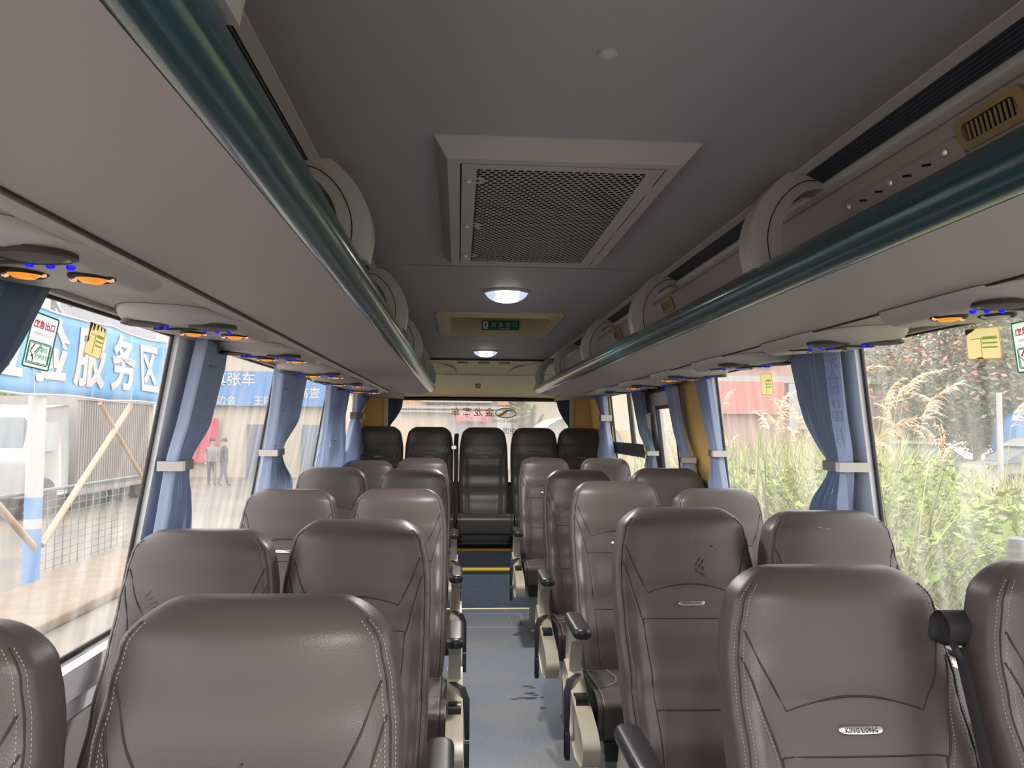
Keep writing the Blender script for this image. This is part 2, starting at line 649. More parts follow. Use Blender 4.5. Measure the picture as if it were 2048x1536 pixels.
mb.build('glass_pane', 'glass_r', root, smooth=0, fix=False)
mb = MB()
mb.tube([(.995, 5.0, 1.50), (1.0, 5.0, 1.40), (1.01, 5.0, 1.32)], .016, 10)
mb.tube([(.99, 5.0, 1.515), (.995, 5.0, 1.50)], .02, 10)
mb.build('door_strut', 'bracket', root)

# rear wall: window opening, tan corner panels, lower part
mb = MB()
for xa, xb in ((-1.16, -.845), (.845, 1.16)):
    mb.box(((xa + xb) / 2, 7.46, 1.2), (xb - xa, .06, 1.02), 0)
    xe = xb if xb < 0 else xa
    mb.box((xe, 7.42, 1.2), (.035, .05, 1.02), 1)
mb.box((0, 7.50, .45), (2.3, .08, .9), 2)
mb.box((0, 7.50, 1.86), (2.3, .06, .36), 1)
rw = mb.build('wall_rear', ['yellow', 'cream', 'wall_low'], smooth=0)
tag(rw, 'rear wall with tan corner panels either side of the rear window', kind='structure')
root = struct('window_%d' % (wn + 1), 'rear window behind the back bench')
mb = MB()
mb.box((0, 7.47, 1.672), (1.70, .04, .022))
mb.box((0, 7.47, .905), (1.70, .04, .03))
mb.box((-.845, 7.47, 1.28), (.02, .04, .76))
mb.box((.845, 7.47, 1.28), (.02, .04, .76))
mb.build('window_frame', 'gasket', root, smooth=0)
mb = MB()
mb.quad((-.845, 7.50, .9), (.845, 7.50, .9), (.845, 7.50, 1.68), (-.845, 7.50, 1.68))
mb.build('glass_pane', 'glass_b', root, smooth=0, fix=False)

# front wall with the windscreen opening (behind the camera)
mb = MB()
mb.box((0, -3.22, .40), (2.4, .06, .8))
mb.box((0, -3.22, 1.98), (2.4, .06, .14))
mb.box((-1.1, -3.22, 1.3), (.14, .06, 1.3))
mb.box((1.1, -3.22, 1.3), (.14, .06, 1.3))
tag(mb.build('wall_front', 'wall_low', smooth=0), 'front wall around the windscreen', kind='structure')

# roof shell, ceiling with hatch opening, coves
HX0, HX1, HY0, HY1 = -.235, .225, 3.57, 4.30
mb = MB()
mb.box((0, (Y0 + Y1) / 2, 2.16), (2.5, Y1 - Y0 + .1, .04))
for sgn in (-1, 1):
    mb.box((sgn * 1.15, (Y0 + Y1) / 2, 2.0), (.14, Y1 - Y0, .30))
mb.box((0, Y1 + .02, 1.95), (2.5, .04, .5))
tag(mb.build('trim_2', 'shell', smooth=0), 'outer roof shell', kind='structure')
mb = MB()


def cpanel(x0, x1, y0, y1):
    mb.box(((x0 + x1) / 2, (y0 + y1) / 2, Z_CEIL + .01), (x1 - x0, y1 - y0, .02))


J = .006
for (a, b) in ((Y0, 2.50), (2.50, HY0), (HY1, 4.69), (4.69, 5.92)):
    cpanel(-.47, .47, a + (J if a in (2.50, 4.69) else 0), b - (J if b in (2.50, 4.69) else 0))
cpanel(-.47, HX0, HY0, HY1)
cpanel(HX1, .47, HY0, HY1)
mb.box((0, 1.36, Z_CEIL + .03), (.98, 9.2, .012), 1) if False else None
for y in (2.50, 4.69):
    mb.box((0, y, Z_CEIL + .024), (.96, .03, .006), 1)
ce = mb.build('ceiling', ['liner', 'cavity'], smooth=0)
tag(ce, 'grey ceiling liner panels over the aisle', kind='structure')

for sgn, nm in ((-1, 'trim_3'), (1, 'trim_4')):
    mb = MB()

    def ex(poly, mi, y0=Y0, y1=6.25):
        mb.prism(poly, lambda p, t: (sgn * p[0], t, p[1]), y0, y1, mi)
    ex([(.455, 1.918), (.475, 1.914), (.475, 1.935), (.455, 1.935)], 0)
    ex([(.475, 1.920), (.512, 1.902), (.512, 1.93), (.475, 1.935)], 1)
    for k in range(6):
        x = .478 + k * .006
        z = 1.9185 - (x - .475) * .486
        ex([(x, z), (x + .003, z - .003), (x + .004, z + .004)], 1)
    ex(rpoly([(.512, 1.905), (.512, 1.888), (.532, 1.880), (.54, 1.91)], .006), 0)
    ex([(.535, 1.890), (.552, 1.845), (.572, 1.795), (.62, 1.762), (.80, 1.735), (1.02, 1.712), (1.06, 1.74), (.80, 1.80), (.62, 1.86), (.56, 1.92)], 2)
    mb.build(nm, ['trim', 'trim_dark', 'cove'], smooth=30)
    tag(bpy.data.objects[nm], ('left' if sgn < 0 else 'right') + ' ceiling cove with dark ribbed strip', kind='structure')
    # panel over the windows
    mb = MB()
    ex([(.69, 1.668), (.99, 1.686), (1.015, 1.688), (1.03, 1.72), (.69, 1.70)], 0, Y0, 7.45)
    ex(rpoly([(.985, 1.692), (.985, 1.675), (1.012, 1.678), (1.02, 1.70)], .006), 0, Y0, 7.45)
    nm2 = 'trim_5' if sgn < 0 else 'trim_6'
    mb.build(nm2, ['rack'], smooth=30)
    tag(bpy.data.objects[nm2], ('left' if sgn < 0 else 'right') + ' lining panel between rack and window tops', kind='structure')

# cream dome over the rear bench
mb = MB()
prof = [(5.92, 1.915), (6.05, 1.912), (6.3, 1.885), (6.6, 1.845), (6.9, 1.795), (7.2, 1.74), (7.42, 1.700), (7.47, 1.695), (7.47, 1.685)]
rs = []
for (y, z) in prof:
    rs.append([(x, y, z - .03 * (abs(x) / 1.12) ** 3 + (.012 if abs(x) < .3 else 0) * math.sin(PI * (y - 5.92) / 1.5)) for x in [-1.12 + 2.24 * k / 28 for k in range(29)]])
mb.rings(rs, 0, closed=False, cap=False)
mb.box((0, 5.93, 1.935), (2.2, .03, .05), 0)
for sgn in (-1, 1):
    pts = []
    for k in range(16):
        a = k / 15
        x = sgn * (.52 - .30 * math.sin(a * PI / 2))
        y = 6.02 + .5 * a ** 1.6
        pts.append((x, y, lerp(prof, y) - .001))
    mb.tube(pts, .009, 8, 0, flat=.6)
pts = [(-.62 + 1.24 * k / 24, 6.62 - .22 * abs(-.62 + 1.24 * k / 24) ** 1.5, 0) for k in range(25)]
mb.tube([(x, y, lerp(prof, y) + .001) for x, y, _ in pts], .006, 8, 0, flat=.6)
for k in range(2):
    mb.box((0, 5.90 + k * .018, 1.912), (1.0, .008, .012), 1)
tag(mb.build('trim_7', ['cream', 'gasket'], smooth=50), 'cream moulded dome above the rear window', kind='structure')

# ------------------------------------------------------------------ yellow step nosings, floor hatch, stains
for i, (y, z, lb) in enumerate(((6.455, .302, 'yellow nosing strip along the lower blue step'), (6.565, .442, 'yellow nosing strip along the upper blue step'))):
    mb = MB()
    mb.prism(rrect(y - .022, y + .012, z - .012, z + .012, .008), lambda p, t: (t, p[0], p[1]), -.42, .46)
    tag(mb.build('step_nosing', 'yellowstrip'), lb, 'step edge', 'yellow step nosings')
root = thing('floor_hatch', 'metal-edged access hatch in the floor before the blue steps', 'hatch', (.06, 6.03, 0))
mb = MB()
a, b = rrect(-.25, .25, -.22, .22, .035), rrect(-.222, .222, -.192, .192, .03)
mb.rings([[(p[0], p[1], .001) for p in a], [(p[0], p[1], .006) for p in a], [(p[0], p[1], .006) for p in b], [(p[0], p[1], .001) for p in b]], cap=False)
mb.build('hatch_rim', 'hatchmetal', root)
mb = MB()
a = rrect(-.218, .218, -.188, .188, .03)
mb.rings([[(p[0], p[1], .001) for p in a], [(p[0], p[1], .004) for p in a]])
mb.build('hatch_lid', 'floor', root)
mb = MB()
a = rrect(.150, .205, -.17, .17, .02)
b = rrect(.155, .20, -.165, .165, .016)
mb.rings([[(p[0], p[1], .0045) for p in a], [(p[0], p[1], .0055) for p in a], [(p[0], p[1], .0055) for p in b], [(p[0], p[1], .0045) for p in b]], cap=False)
mb.build('hatch_handle', 'hatchmetal', root)
root = tag(bpy.data.objects.new('floor_stain', None), 'cluster of small dark wet marks on the aisle floor', 'stain')
COL.objects.link(root)
mb = MB()
for (x, y, rx, ry) in ((.205, 4.52, .035, .012), (.225, 4.49, .028, .010), (.21, 4.40, .03, .016), (.235, 4.37, .02, .012), (.175, 4.33, .03, .010), (.20, 4.315, .034, .013),
                       (.225, 4.33, .02, .012), (.265, 4.33, .016, .008), (.12, 4.31, .025, .009), (.145, 4.33, .014, .006), (.255, 4.17, .018, .012), (-.14, 4.5, .012, .006), (-.125, 4.53, .012, .005)):
    mb.add([(x + rx * math.cos(t * PI / 6) * rnd.uniform(.8, 1.2), y + ry * math.sin(t * PI / 6) * rnd.uniform(.7, 1.2), .0008) for t in range(12)], [tuple(range(12))])
mb.build('wet_mark', 'stain', root, smooth=0)
root['kind'] = 'stuff'

# ------------------------------------------------------------------ seats
ZT = 1.19
WT = [(.42, .190), (.55, .202), (.70, .205), (.85, .205), (.95, .204), (1.02, .202), (1.08, .194), (1.13, .183), (1.19, .166)]
YF = [(.42, -.300), (.50, -.290), (.60, -.270), (.75, -.190), (.90, -.108), (1.0, -.070), (1.08, -.052), (1.14, -.044), (1.19, -.035)]
TH = [(.42, .10), (.60, .115), (.85, .125), (1.05, .13), (1.19, .12)]
BO = [(.42, .030), (.60, .034), (.85, .030), (.98, .012), (1.06, .0), (1.19, 0)]
NEX = 5.0
CR, CT = .066, .052


def smooth01(t):
    t = max(0., min(1., t))
    return t * t * (3 - 2 * t)


def prof_at(z):
    """half width, front y, thickness, with the rounded top"""
    w, yf, th = lerp(WT, z), lerp(YF, z), lerp(TH, z)
    zz = ZT - CR
    if z > zz:
        q = min(1., (z - zz) / CR)
        k = 1 - math.sqrt(max(0., 1 - q * q))
        w -= CR * k * .95
        q2 = max(0., (z - (ZT - CT)) / CT)
        k2 = 1 - math.sqrt(max(0., 1 - min(1, q2) ** 2))
        yf += CT * k2 * .9
        th -= 2 * CT * k2 * .9
    return w, yf, max(th, .006)


def back_pt(a, z):
    w, yf, th = prof_at(z)
    c, s = math.cos(a), math.sin(a)
    x = w * math.copysign(abs(c) ** (2 / NEX), c)
    d = math.copysign(abs(s) ** (2 / NEX), s)
    y = yf + th / 2 + d * th / 2
    u = abs(x) / w
    if d < 0:
        y += -lerp(BO, z) * smooth01((u - .55) / .3) * -d + (.012 * (u ** 2.5) * -d)
    # gentle bulge of the headrest pad
    if d < 0 and z > .95:
        y -= .012 * smooth01((z - .95) / .06) * smooth01((1.19 - z) / .08) * (1 - u ** 2) * -d
    return (x, y, z)


def front_pt(xn, z, off=.0):
    c = math.copysign(abs(xn) ** (NEX / 2), xn)
    c = max(-1, min(1, c))
    a = -math.acos(c)
    p = back_pt(a, z)
    return Vector((p[0], p[1] - off, p[2]))


def resample(pts, step):
    pts = [Vector(p) for p in pts]
    out, acc = [pts[0]], 0.
    for p, q in zip(pts, pts[1:]):
        L = (q - p).length
        while acc + L >= step:
            t = (step - acc) / L
            p = p + (q - p) * t
            out.append(p)
            L = (q - p).length
            acc = 0.
        acc += L
    return out


def seat_back_mesh(dark=False):
    mb = MB()
    zs = [.42 + (ZT - CR - .42) * i / 26 for i in range(27)]
    zs += [ZT - CR + CR * math.sin(PI / 2 * i / 9) for i in range(1, 10)]
    n = 56
    mb.rings([[back_pt(2 * PI * (k + .5) / n, z) for k in range(n)] for z in zs], 0)

    def line(fn, N=20, r=.0016):
        pts = [front_pt(*fn(i / N)) for i in range(N + 1)]
        mb.tube(pts, r, 6, 1)

    def stitches(fn, N=60):
        pts = resample([front_pt(*fn(i / N), off=.0012) for i in range(N + 1)], .0064)
        for p, q in zip(pts, pts[1:]):
            d = (q - p)
            mb.tube([p + d * .12, p + d * .62], .0007, 5, 2)
    for s in (-1, 1):
        line(lambda t: (s * (.90 - .32 * t), 1.090 - .125 * t), r=.0018)
        line(lambda t: (s * (.935 - .02 * t), 1.165 - .70 * t), 44, .0017)
        stitches(lambda t: (s * (.965 - .015 * t), 1.165 - .70 * t))
        stitches(lambda t: (s * (.90 - .02 * t), 1.165 - .70 * t))
        line(lambda t: (s * (.915 - .24 * t ** .8), 1.045 - .16 * t), r=.0018)
        line(lambda t: (s * (.675 - .09 * t), .900 - .43 * t), 24, .0018)
        stitches(lambda t: (s * (.655 - .09 * t), .885 - .42 * t))
        stitches(lambda t: (s * (.875 - .17 * t ** .8), 1.01 - .13 * t), 20)
    line(lambda t: (-.58 + 1.16 * t, .965 + .024 * math.sin(PI * t)), 24, .002)
    line(lambda t: (-.675 + 1.35 * t, .900), 24, .0018)
    line(lambda t: (-.62 + 1.24 * t, .690), 24, .0022)
    return mb


SEAT_MATS = ['leather', 'seam', 'stitch']


def cushion_prof(l0=-.795, l1=-.27):
    return rpoly([(l0 + .03, .365), (l0, .50), (l0 + .06, .525), (-.45, .505), (l1, .470), (l1, .365)], .045, 5)


def make_seat(name, arm=0, guide=False, rear=False):
    """seat facing -Y, origin on the floor under its headrest; arm = side of the aisle armrest"""
    root = thing(name, None, None)
    LM = ['leather_dark', 'seam', 'seam'] if rear else SEAT_MATS
    bk = seat_back_mesh().build('backrest', LM, root, smooth=50)
    mb = MB()
    z = .940
    bx = [(p[0] * .036, p[1] * .0064) for p in [(math.copysign(abs(math.cos(a)) ** .3, math.cos(a)), math.copysign(abs(math.sin(a)) ** .7, math.sin(a))) for a in [2 * PI * k / 24 for k in range(24)]]]
    mb.rings([[front_pt(p[0] / .197, z + p[1] - .0008 * (1 - (p[0] / .036) ** 2), o) for p in bx] for o in (-.002, .0035)] + [[front_pt(p[0] * .96 / .197, z + p[1] * .8 - .0008 * (1 - (p[0] / .036) ** 2), .005) for p in bx]])
    bd = mb.build('badge', 'chrome', root, smooth=40)
    bd['label'] = 'small chrome badge'
    mb = MB()
    letters(mb, 'KING LONG', lambda x, y: front_pt(x / .197, z + y - .0005, .0056), .0098, bold=.02, sx=1.0, res=1)
    mb.build('lettering', 'ink', bd, smooth=0)
    # cushion
    mb = MB()
    mb.pillow(cushion_prof(), -.212, .212, .03)
    for s in (-1, 1):
        pts = [(s * .196, -.30, .478), (s * .197, -.45, .511), (s * .197, -.74, .525), (s * .196, -.788, .50), (s * .194, -.79, .43), (s * .190, -.772, .375)]
        mb.tube(pts, .0022, 6, 1)
        mb.tube([(p[0] - s * .007, p[1], p[2] + .001) for p in pts[:4]], .0011, 5, 2)
        cv = [(s * .10, -.32, .482), (s * .10, -.52, .5145), (s * .115, -.60, .5205), (s * .15, -.645, .5235), (s * .188, -.66, .5235)]
        mb.tube(cv, .0014, 6, 2)
    mb.build('seat_cushion', LM, root, smooth=45)
    # pan under the cushion
    mb = MB()
    mb.box((0, -.52, .335), (.36, .44, .07))
    mb.box((0, -.745, .352), (.37, .02, .04))
    pan = mb.build('seat_pan', 'black', root, smooth=0)
    if not rear:
        mb = MB()
        mb.box((-.05, -.757, .348), (.10, .003, .026))
        lp = mb.build('label_plate', 'metal', pan, smooth=0)
        for s in (-1, 1):
            mb = MB()
            mb.prism(rpoly([(-.60, .31), (-.42, .31), (-.46, .03), (-.36, .0), (-.66, .0), (-.56, .03)], .02), lambda p, t: (t, p[0], p[1]), s * .13 - .02, s * .13 + .02)
            mb.build('leg', 'metal', root)
    if arm:
        s = arm
        xo = s * .214
        mb = MB()
        shell = rpoly([(-.36, .545), (-.32, .47), (-.40, .37), (-.66, .285), (-.83, .315), (-.865, .385), (-.80, .425), (-.58, .475), (-.45, .525)], .03, 4)
        mb.pillow(shell, *sorted((xo, xo + s * .058)), .012, 0, 4)
        sh = mb.build('side_shell', 'beige', root, smooth=40)
        mb = MB()
        post = rpoly([(-.37, .47), (-.355, .56), (-.40, .665), (-.40, .69), (-.625, .69), (-.63, .672), (-.515, .640), (-.468, .56), (-.46, .47)], .025, 4)
        mb.pillow(post, *sorted((xo + s * .006, xo + s * .05)), .010, 0, 4)
        ar = mb.build('armrest', 'beige_grey', root, smooth=40)
        mb = MB()
        pad = rrect(xo + s * .028 - .033, xo + s * .028 + .033, -.665, -.37, .031, 6)
        mb.rings([[(p[0], p[1], zz) for p in [((q[0] - (xo + s * .028)) * k + xo + s * .028, (q[1] + .5175) * (1 - (1 - k) * .22) - .5175) for q in pad]] for zz, k in ((.683, .8), (.687, .93), (.697, 1.0), (.708, .97), (.715, .87), (.7185, .68), (.7195, .4))])
        mb.build('armrest_pad', 'pad', ar, smooth=50)
        mb = MB()
        mb.pillow(rrect(-.655, -.595, .45, .485, .006, 2), *sorted((xo + s * .008, xo + s * .052)), .005, 0, 2)
        mb.build('belt_buckle', 'black', root, smooth=40)
        mb = MB()
        x1 = xo + s * .066
        mb.tube([(xo - s * .0, -.42, .50), (xo + s * .022, -.49, .515), (xo + s * .055, -.535, .51), (x1 + s * .004, -.56, .475), (x1 + s * .006, -.575, .41), (x1 + s * .008, -.58, .34)], [.010, .013, .015, .014, .012, .010], 8, 0, flat=.22)
        bl = mb.build('seat_belt', 'belt', root)
        mb = MB()
        mb.pillow(rrect(-.598, -.562, .245, .345, .012, 3), *sorted((x1 - s * .002, x1 + s * .016)), .006, 0, 3)
        mb.build('belt_tongue', 'black', bl)
    if guide:
        mb = MB()
        mb.pillow(rpoly([(.085, 1.05), (.08, 1.09), (.05, 1.108), (.018, 1.085), (.027, 1.05)], .014, 4), -.232, -.185, .014, 0, 4)
        mb.tube([(-.225, .03, 1.06), (-.228, .012, 1.05), (-.218, .01, 1.035)], .006, 8)
        g_ = mb.build('belt_guide', 'belt', root)
        mb = MB()
        mb.tube([(-.218, .02, 1.05), (-.228, -.10, .80), (-.25, -.27, .52), (-.25, -.30, .44)], .015, 8, 0, flat=.12)
        mb.build('belt_webbing', 'belt', g_)
        mb = MB()
        mb.prism(rpoly([(-.16, .82), (-.20, .80), (-.36, .50), (-.50, .34), (-.40, .34), (-.26, .46)], .02, 4), lambda p, t: (t, p[0], p[1]), -.226, -.210)
        mb.build('side_shell', 'wall', root)
    return root


PROTO = {}
index_kids()


def place_seat(kind, name, x, y, ztop, label, group, sx=1., z=0.):
    if kind not in PROTO:
        args = dict(win=dict(), rarm=dict(arm=-1), larm=dict(arm=1), guide=dict(guide=True), rear=dict(rear=True))[kind]
        r = make_seat(name, **args)
        PROTO[kind] = r
        index_kids()
    else:
        r = copy_tree(PROTO[kind])
        r.name = name
    r.location = (x, y, z)
    r.scale = (sx, 1, (ztop - z) / ZT)
    tag(r, label, 'seat', group)
    return r


GL, GR = 'seats left of the aisle', 'seats right of the aisle'
for i, (x, y, zt, lb) in enumerate((
        (-.462, 1.15, 1.180, 'large brown-grey leather aisle seat in the left foreground, cut by the bottom edge'),
        (-.465, 2.32, 1.155, 'left aisle seat directly behind the big foreground seat, black armrest pad at floor edge'),
        (-.435, 3.47, 1.155, 'third left aisle seat from the front, behind two larger ones'),
        (-.435, 4.55, 1.185, 'fourth left aisle seat from the front, darker top, near the blue steps'),
        (-.455, 6.05, 1.188, 'last left aisle seat, small, just before the rear bench'))):
    place_seat('larm', 'bus_seat', x, y, zt, lb, GL)
for i, (x, y, zt, lb) in enumerate((
        (.478, 1.42, 1.175, 'large right foreground aisle seat with a readable chrome badge'),
        (.460, 2.33, 1.19, 'right aisle seat behind the large one, dark scuffs on its headrest'),
        (.495, 3.50, 1.19, 'third right aisle seat, black armrest pad and hanging belt beside the open floor'),
        (.478, 4.44, 1.19, 'fourth right aisle seat, its cushion half hidden by the armrest before it'),
        (.468, 6.15, 1.19, 'last right aisle seat, beside the yellow-edged steps'))):
    place_seat('rarm', 'bus_seat', x, y, zt, lb, GR)
GW, GV = 'seats along the left windows', 'seats along the right windows'
for (x, y, zt, lb) in (
        (-.888, 1.064, 1.168, 'window seat cut by the left frame edge, only its rounded side showing'),
        (-.870, 2.24, 1.137, 'left window seat with creased headrest beside the white sill'),
        (-.890, 3.47, 1.152, 'left window seat behind the creased one, chrome badge showing, under the tied curtain'),
        (-.885, 4.55, 1.192, 'left window seat below the second tied curtain'),
        (-.845, 5.95, 1.172, 'small left window seat before the rear corner curtain')):
    place_seat('win', 'bus_seat', x, y, zt, lb, GW)
place_seat('guide', 'bus_seat', .835, 1.27, 1.209, 'window seat cut by the right frame edge with black belt guide on its side', GV, sx=.95)
for (x, y, zt, sx_, lb) in (
        (.853, 2.237, 1.1915, .96, 'right window seat under the big patterned curtain, white scratch on its headrest'),
        (.874, 3.28, 1.176, .95, 'right window seat below the second curtain, partly hidden by the scuffed seat'),
        (.853, 4.0, 1.223, .97, 'right window seat beside the tan pillar and its curtain'),
        (.858, 5.73, 1.2085, .94, 'small right window seat below the sliding window')):
    place_seat('win', 'bus_seat', x, y, zt, lb, GV, sx=sx_)
# rear bench seats
for (x, lb) in ((-.875, 'rear bench seat in the left corner beside the tied curtain'), (-.44, 'rear bench seat left of the middle one'), (.03, 'middle seat of the rear bench facing the aisle, silver badge, whole cushion visible'),
                (.475, 'rear bench seat right of the middle one'), (.885, 'rear bench seat in the right corner beside the tan panel')):
    place_seat('rear', 'bus_seat', x, 7.12, 1.42, lb, 'five seats of the rear bench', sx=1.03, z=.20)
mb = MB()
mb.box((0, 6.86, .485), (1.9, .40, .09))
mb.tube([(-.9, 6.52, .50), (.9, 6.52, .50)], .011, 8)
for x in (-.66, -.2, .26, .7):
    mb.box((x, 6.66, .475), (.03, .3, .06))
tag(mb.build('bench', 'black', smooth=30), 'low black bench frame carrying the rear bench seats', 'bench')
# wear marks on single seats


def marks(seat, spots, mat, label):
    mb = MB()
    for (xn, z, rx, rz_, a) in spots:
        ring = []
        for k in range(9):
            t = 2 * PI * k / 9
            q = rnd.uniform(.6, 1.2)
            u, v = rx * math.cos(t) * q, rz_ * math.sin(t) * q
            ring.append(front_pt(xn + (u * math.cos(a) - v * math.sin(a)) / .2, z + u * math.sin(a) + v * math.cos(a), .0007))
        mb.add(ring, [tuple(range(9))])
    o = mb.build('scuff_mark', mat, seat, smooth=0, fix=False)
    o['label'] = label


SEATS = {o['label']: o for o in bpy.data.objects if o.get('category') == 'seat'}


def seat_by(word):
    return [o for k, o in SEATS.items() if word in k][0]


marks(seat_by('dark scuffs'), [(.15 + .05 * math.sin(k * 2.1), 1.055 - .006 * k, .010 - .0004 * k, .0022, .8 + .2 * k) for k in range(8)] + [(.35, 1.09, .004, .003, 0), (.40, 1.082, .003, .002, 0), (.12, 1.10, .003, .002, 0)], 'seam', 'dark scuff marks')
marks(seat_by('left foreground'), [(-.10, .985, .0035, .003, 0), (.02, 1.0, .0025, .0022, 0), (-.06, .955, .003, .0025, .4)], 'seam', 'small dark nicks')
marks(seat_by('white scratch'), [(-.25, 1.150, .016, .0009, -.25), (-.12, 1.147, .010, .0008, -.05)], 'stitch', 'pale scratch')
marks(seat_by('creased headrest'), [(-.55 + .04 * k, 1.03 - .012 * k, .012, .0008, .9 - .3 * k) for k in range(4)], 'seam', 'dark creases')
# belt hanging beside the middle rear seat
root = thing('lap_belt', 'black seat belt with silver tongue hanging between rear bench seats', 'seat belt', (-.205, 7.0, 1.3))
mb = MB()
mb.tube([(0, .08, .06), (.0, .03, .05), (-.004, .0, -.02), (.0, -.02, -.2), (.0, -.10, -.50), (.005, -.2, -.68)], .02, 8, 0, flat=.25)
mb.tube([(.0, .02, .055), (-.008, -.01, .0), (-.01, -.02, -.04)], .014, 8)
mb.build('belt_webbing', 'belt', root)
mb = MB()
mb.rings([[(p[0] - .022, -.03, p[1] - .055) for p in rrect(-.02, .02, -.015, .015, .008)], [(p[0] - .022, -.026, p[1] - .055) for p in rrect(-.02, .02, -.015, .015, .008)]])
mb.build('belt_tongue', 'chrome', root)
index_kids()

# ------------------------------------------------------------------ luggage racks
LIPX, LIPZ, LIPR = .409, 1.7105, .033
BR_Y = [.60, 1.54, 2.60, 3.66, 4.74, 5.88]
for sgn in (-1, 1):
    sd = 'left' if sgn < 0 else 'right'
    root = thing('luggage_rack', 'long %s overhead luggage rack with teal lip rail' % sd, 'luggage rack', (0, 0, 0), 0, 'overhead racks')
    ystart = .49 if sgn < 0 else -1.2
    Y_E = 6.10

    def pt(x, y, z):
        return (sgn * x + (.008 if sgn < 0 else 0), y, z)
    # rail: D profile
    prof = []
    for k in range(20):
        a = math.radians(100 + 200 * k / 19)
        prof.append((LIPX + LIPR * math.cos(a), LIPZ + LIPR * math.sin(a)))
    prof += [(LIPX + .028, LIPZ - .024), (LIPX + .034, LIPZ - .012), (LIPX + .014, LIPZ + .016)]
    mb = MB()
    mb.prism(prof, lambda p, t: pt(p[0], t, p[1]), ystart, Y_E - .02)
    mb.build('lip_rail', 'teal', root, smooth=30)
    mb = MB()
    mb.rings([[pt(LIPX + (p[0] - LIPX) * k, y, LIPZ + (p[1] - LIPZ) * k) for p in prof] for y, k in ((Y_E - .02, 1.07), (Y_E, 1.07), (Y_E + .012, .95))])
    mb.build('end_cap', 'bracket', root, smooth=30)
    # underside panel and tray, rounded at the rear end
    mb = MB()
    under = [(LIPX + .012, LIPZ - .0315), (LIPX + .10, LIPZ - .038), (.70, 1.668), (.70, 1.69), (LIPX + .10, LIPZ - .018), (LIPX + .02, LIPZ - .012)]
    mb.prism(under, lambda p, t: pt(p[0], t, p[1]), -1.2, 5.7)
    rs = []
    for k in range(9):
        a = k / 8
        y = 5.7 + .50 * math.sin(a * PI / 2)
        sh = (1 - math.cos(a * PI / 2))
        rs.append([pt(p[0] if p[0] < .5 else p[0] - (p[0] - LIPX - .06) * sh * .92, y, p[1]) for p in under])
    mb.rings(rs)
    mb.build('bottom_panel', 'rack', root, smooth=30)
    mb = MB()
    if sgn < 0:
        mb.tube([pt(.700, -1.2, 1.664), pt(.700, 5.7, 1.664)], .010, 8)
        mb.tube([pt(.683, -1.2, 1.6675), pt(.683, 5.7, 1.6675)], .003, 6, 1)
        mb.tube([pt(.717, -1.2, 1.6665), pt(.717, 5.7, 1.6665)], .006, 8)
    else:
        mb.tube([pt(.697, -1.2, 1.667), pt(.697, 5.7, 1.667)], .003, 6, 1)
    mb.build('seam_trim', ['trim', 'gasket'], root)
    mb = MB()
    mb.box(pt(.72, 2.2, 1.775), (.5, 7.8, .012), 0)
    # back of the tray is the cove; a thin shelf floor keeps daylight out
    mb.build('shelf_floor', 'cove', root, smooth=0) if False else None
    arch_o = [(.525, 1.925), (.455, 1.925), (.405, 1.885), (.375, 1.835), (.364, 1.785), (.372, 1.730)]
    arch_i = [(.435, 1.735), (.428, 1.79), (.437, 1.835), (.462, 1.872), (.495, 1.888), (.54, 1.885)]

    def cat(pts, n=5):
        out = []
        P = [Vector(p) for p in pts]
        P = [2 * P[0] - P[1]] + P + [2 * P[-1] - P[-2]]
        for i in range(1, len(P) - 2):
            for k in range(n):
                t = k / n
                a, b, c, d = P[i - 1], P[i], P[i + 1], P[i + 2]
                q = .5 * ((2 * b) + (c - a) * t + (2 * a - 5 * b + 4 * c - d) * t * t + (3 * b - a - 3 * c + d) * t ** 3)
                out.append((q.x, q.y))
        out.append((P[-2].x, P[-2].y))
        return out
    ao, ai = cat(arch_o), cat(arch_i)
    for y in BR_Y:
        if sgn < 0 and y < .4:
            continue
        mb = MB()
        poly = ao + ai
        mb.prism(poly, lambda p, t: pt(p[0], t, p[1]), y - .028, y + .028)
        mid = [((o[0] * .42 + i_[0] * .58), (o[1] * .42 + i_[1] * .58)) for o, i_ in zip(ao, ai[::-1])]
        mb.tube([pt(p[0], y - .0285, p[1]) for p in mid[3:]], .0012, 6, 1)
        mb.lathe([(.0, -.004), (.006, -.003), (.006, .0)], pt(.455, y - .028, 1.905), 'y', 10)
        mb.build('rack_bracket', ['bracket', 'seam'], root, smooth=35)
# air outlets and control plate on the right cove; small vents


def cove_pt(sgn, s, y, off=0.):
    """point on the cove between x .62 and 1.02; s metres down the slope from x=.56"""
    dx, dz = .037, -.095
    L = math.hypot(dx, dz)
    ux, uz = dx / L, dz / L
    return (sgn * (.535 + ux * s + uz * off), y, 1.890 + uz * s - ux * off)


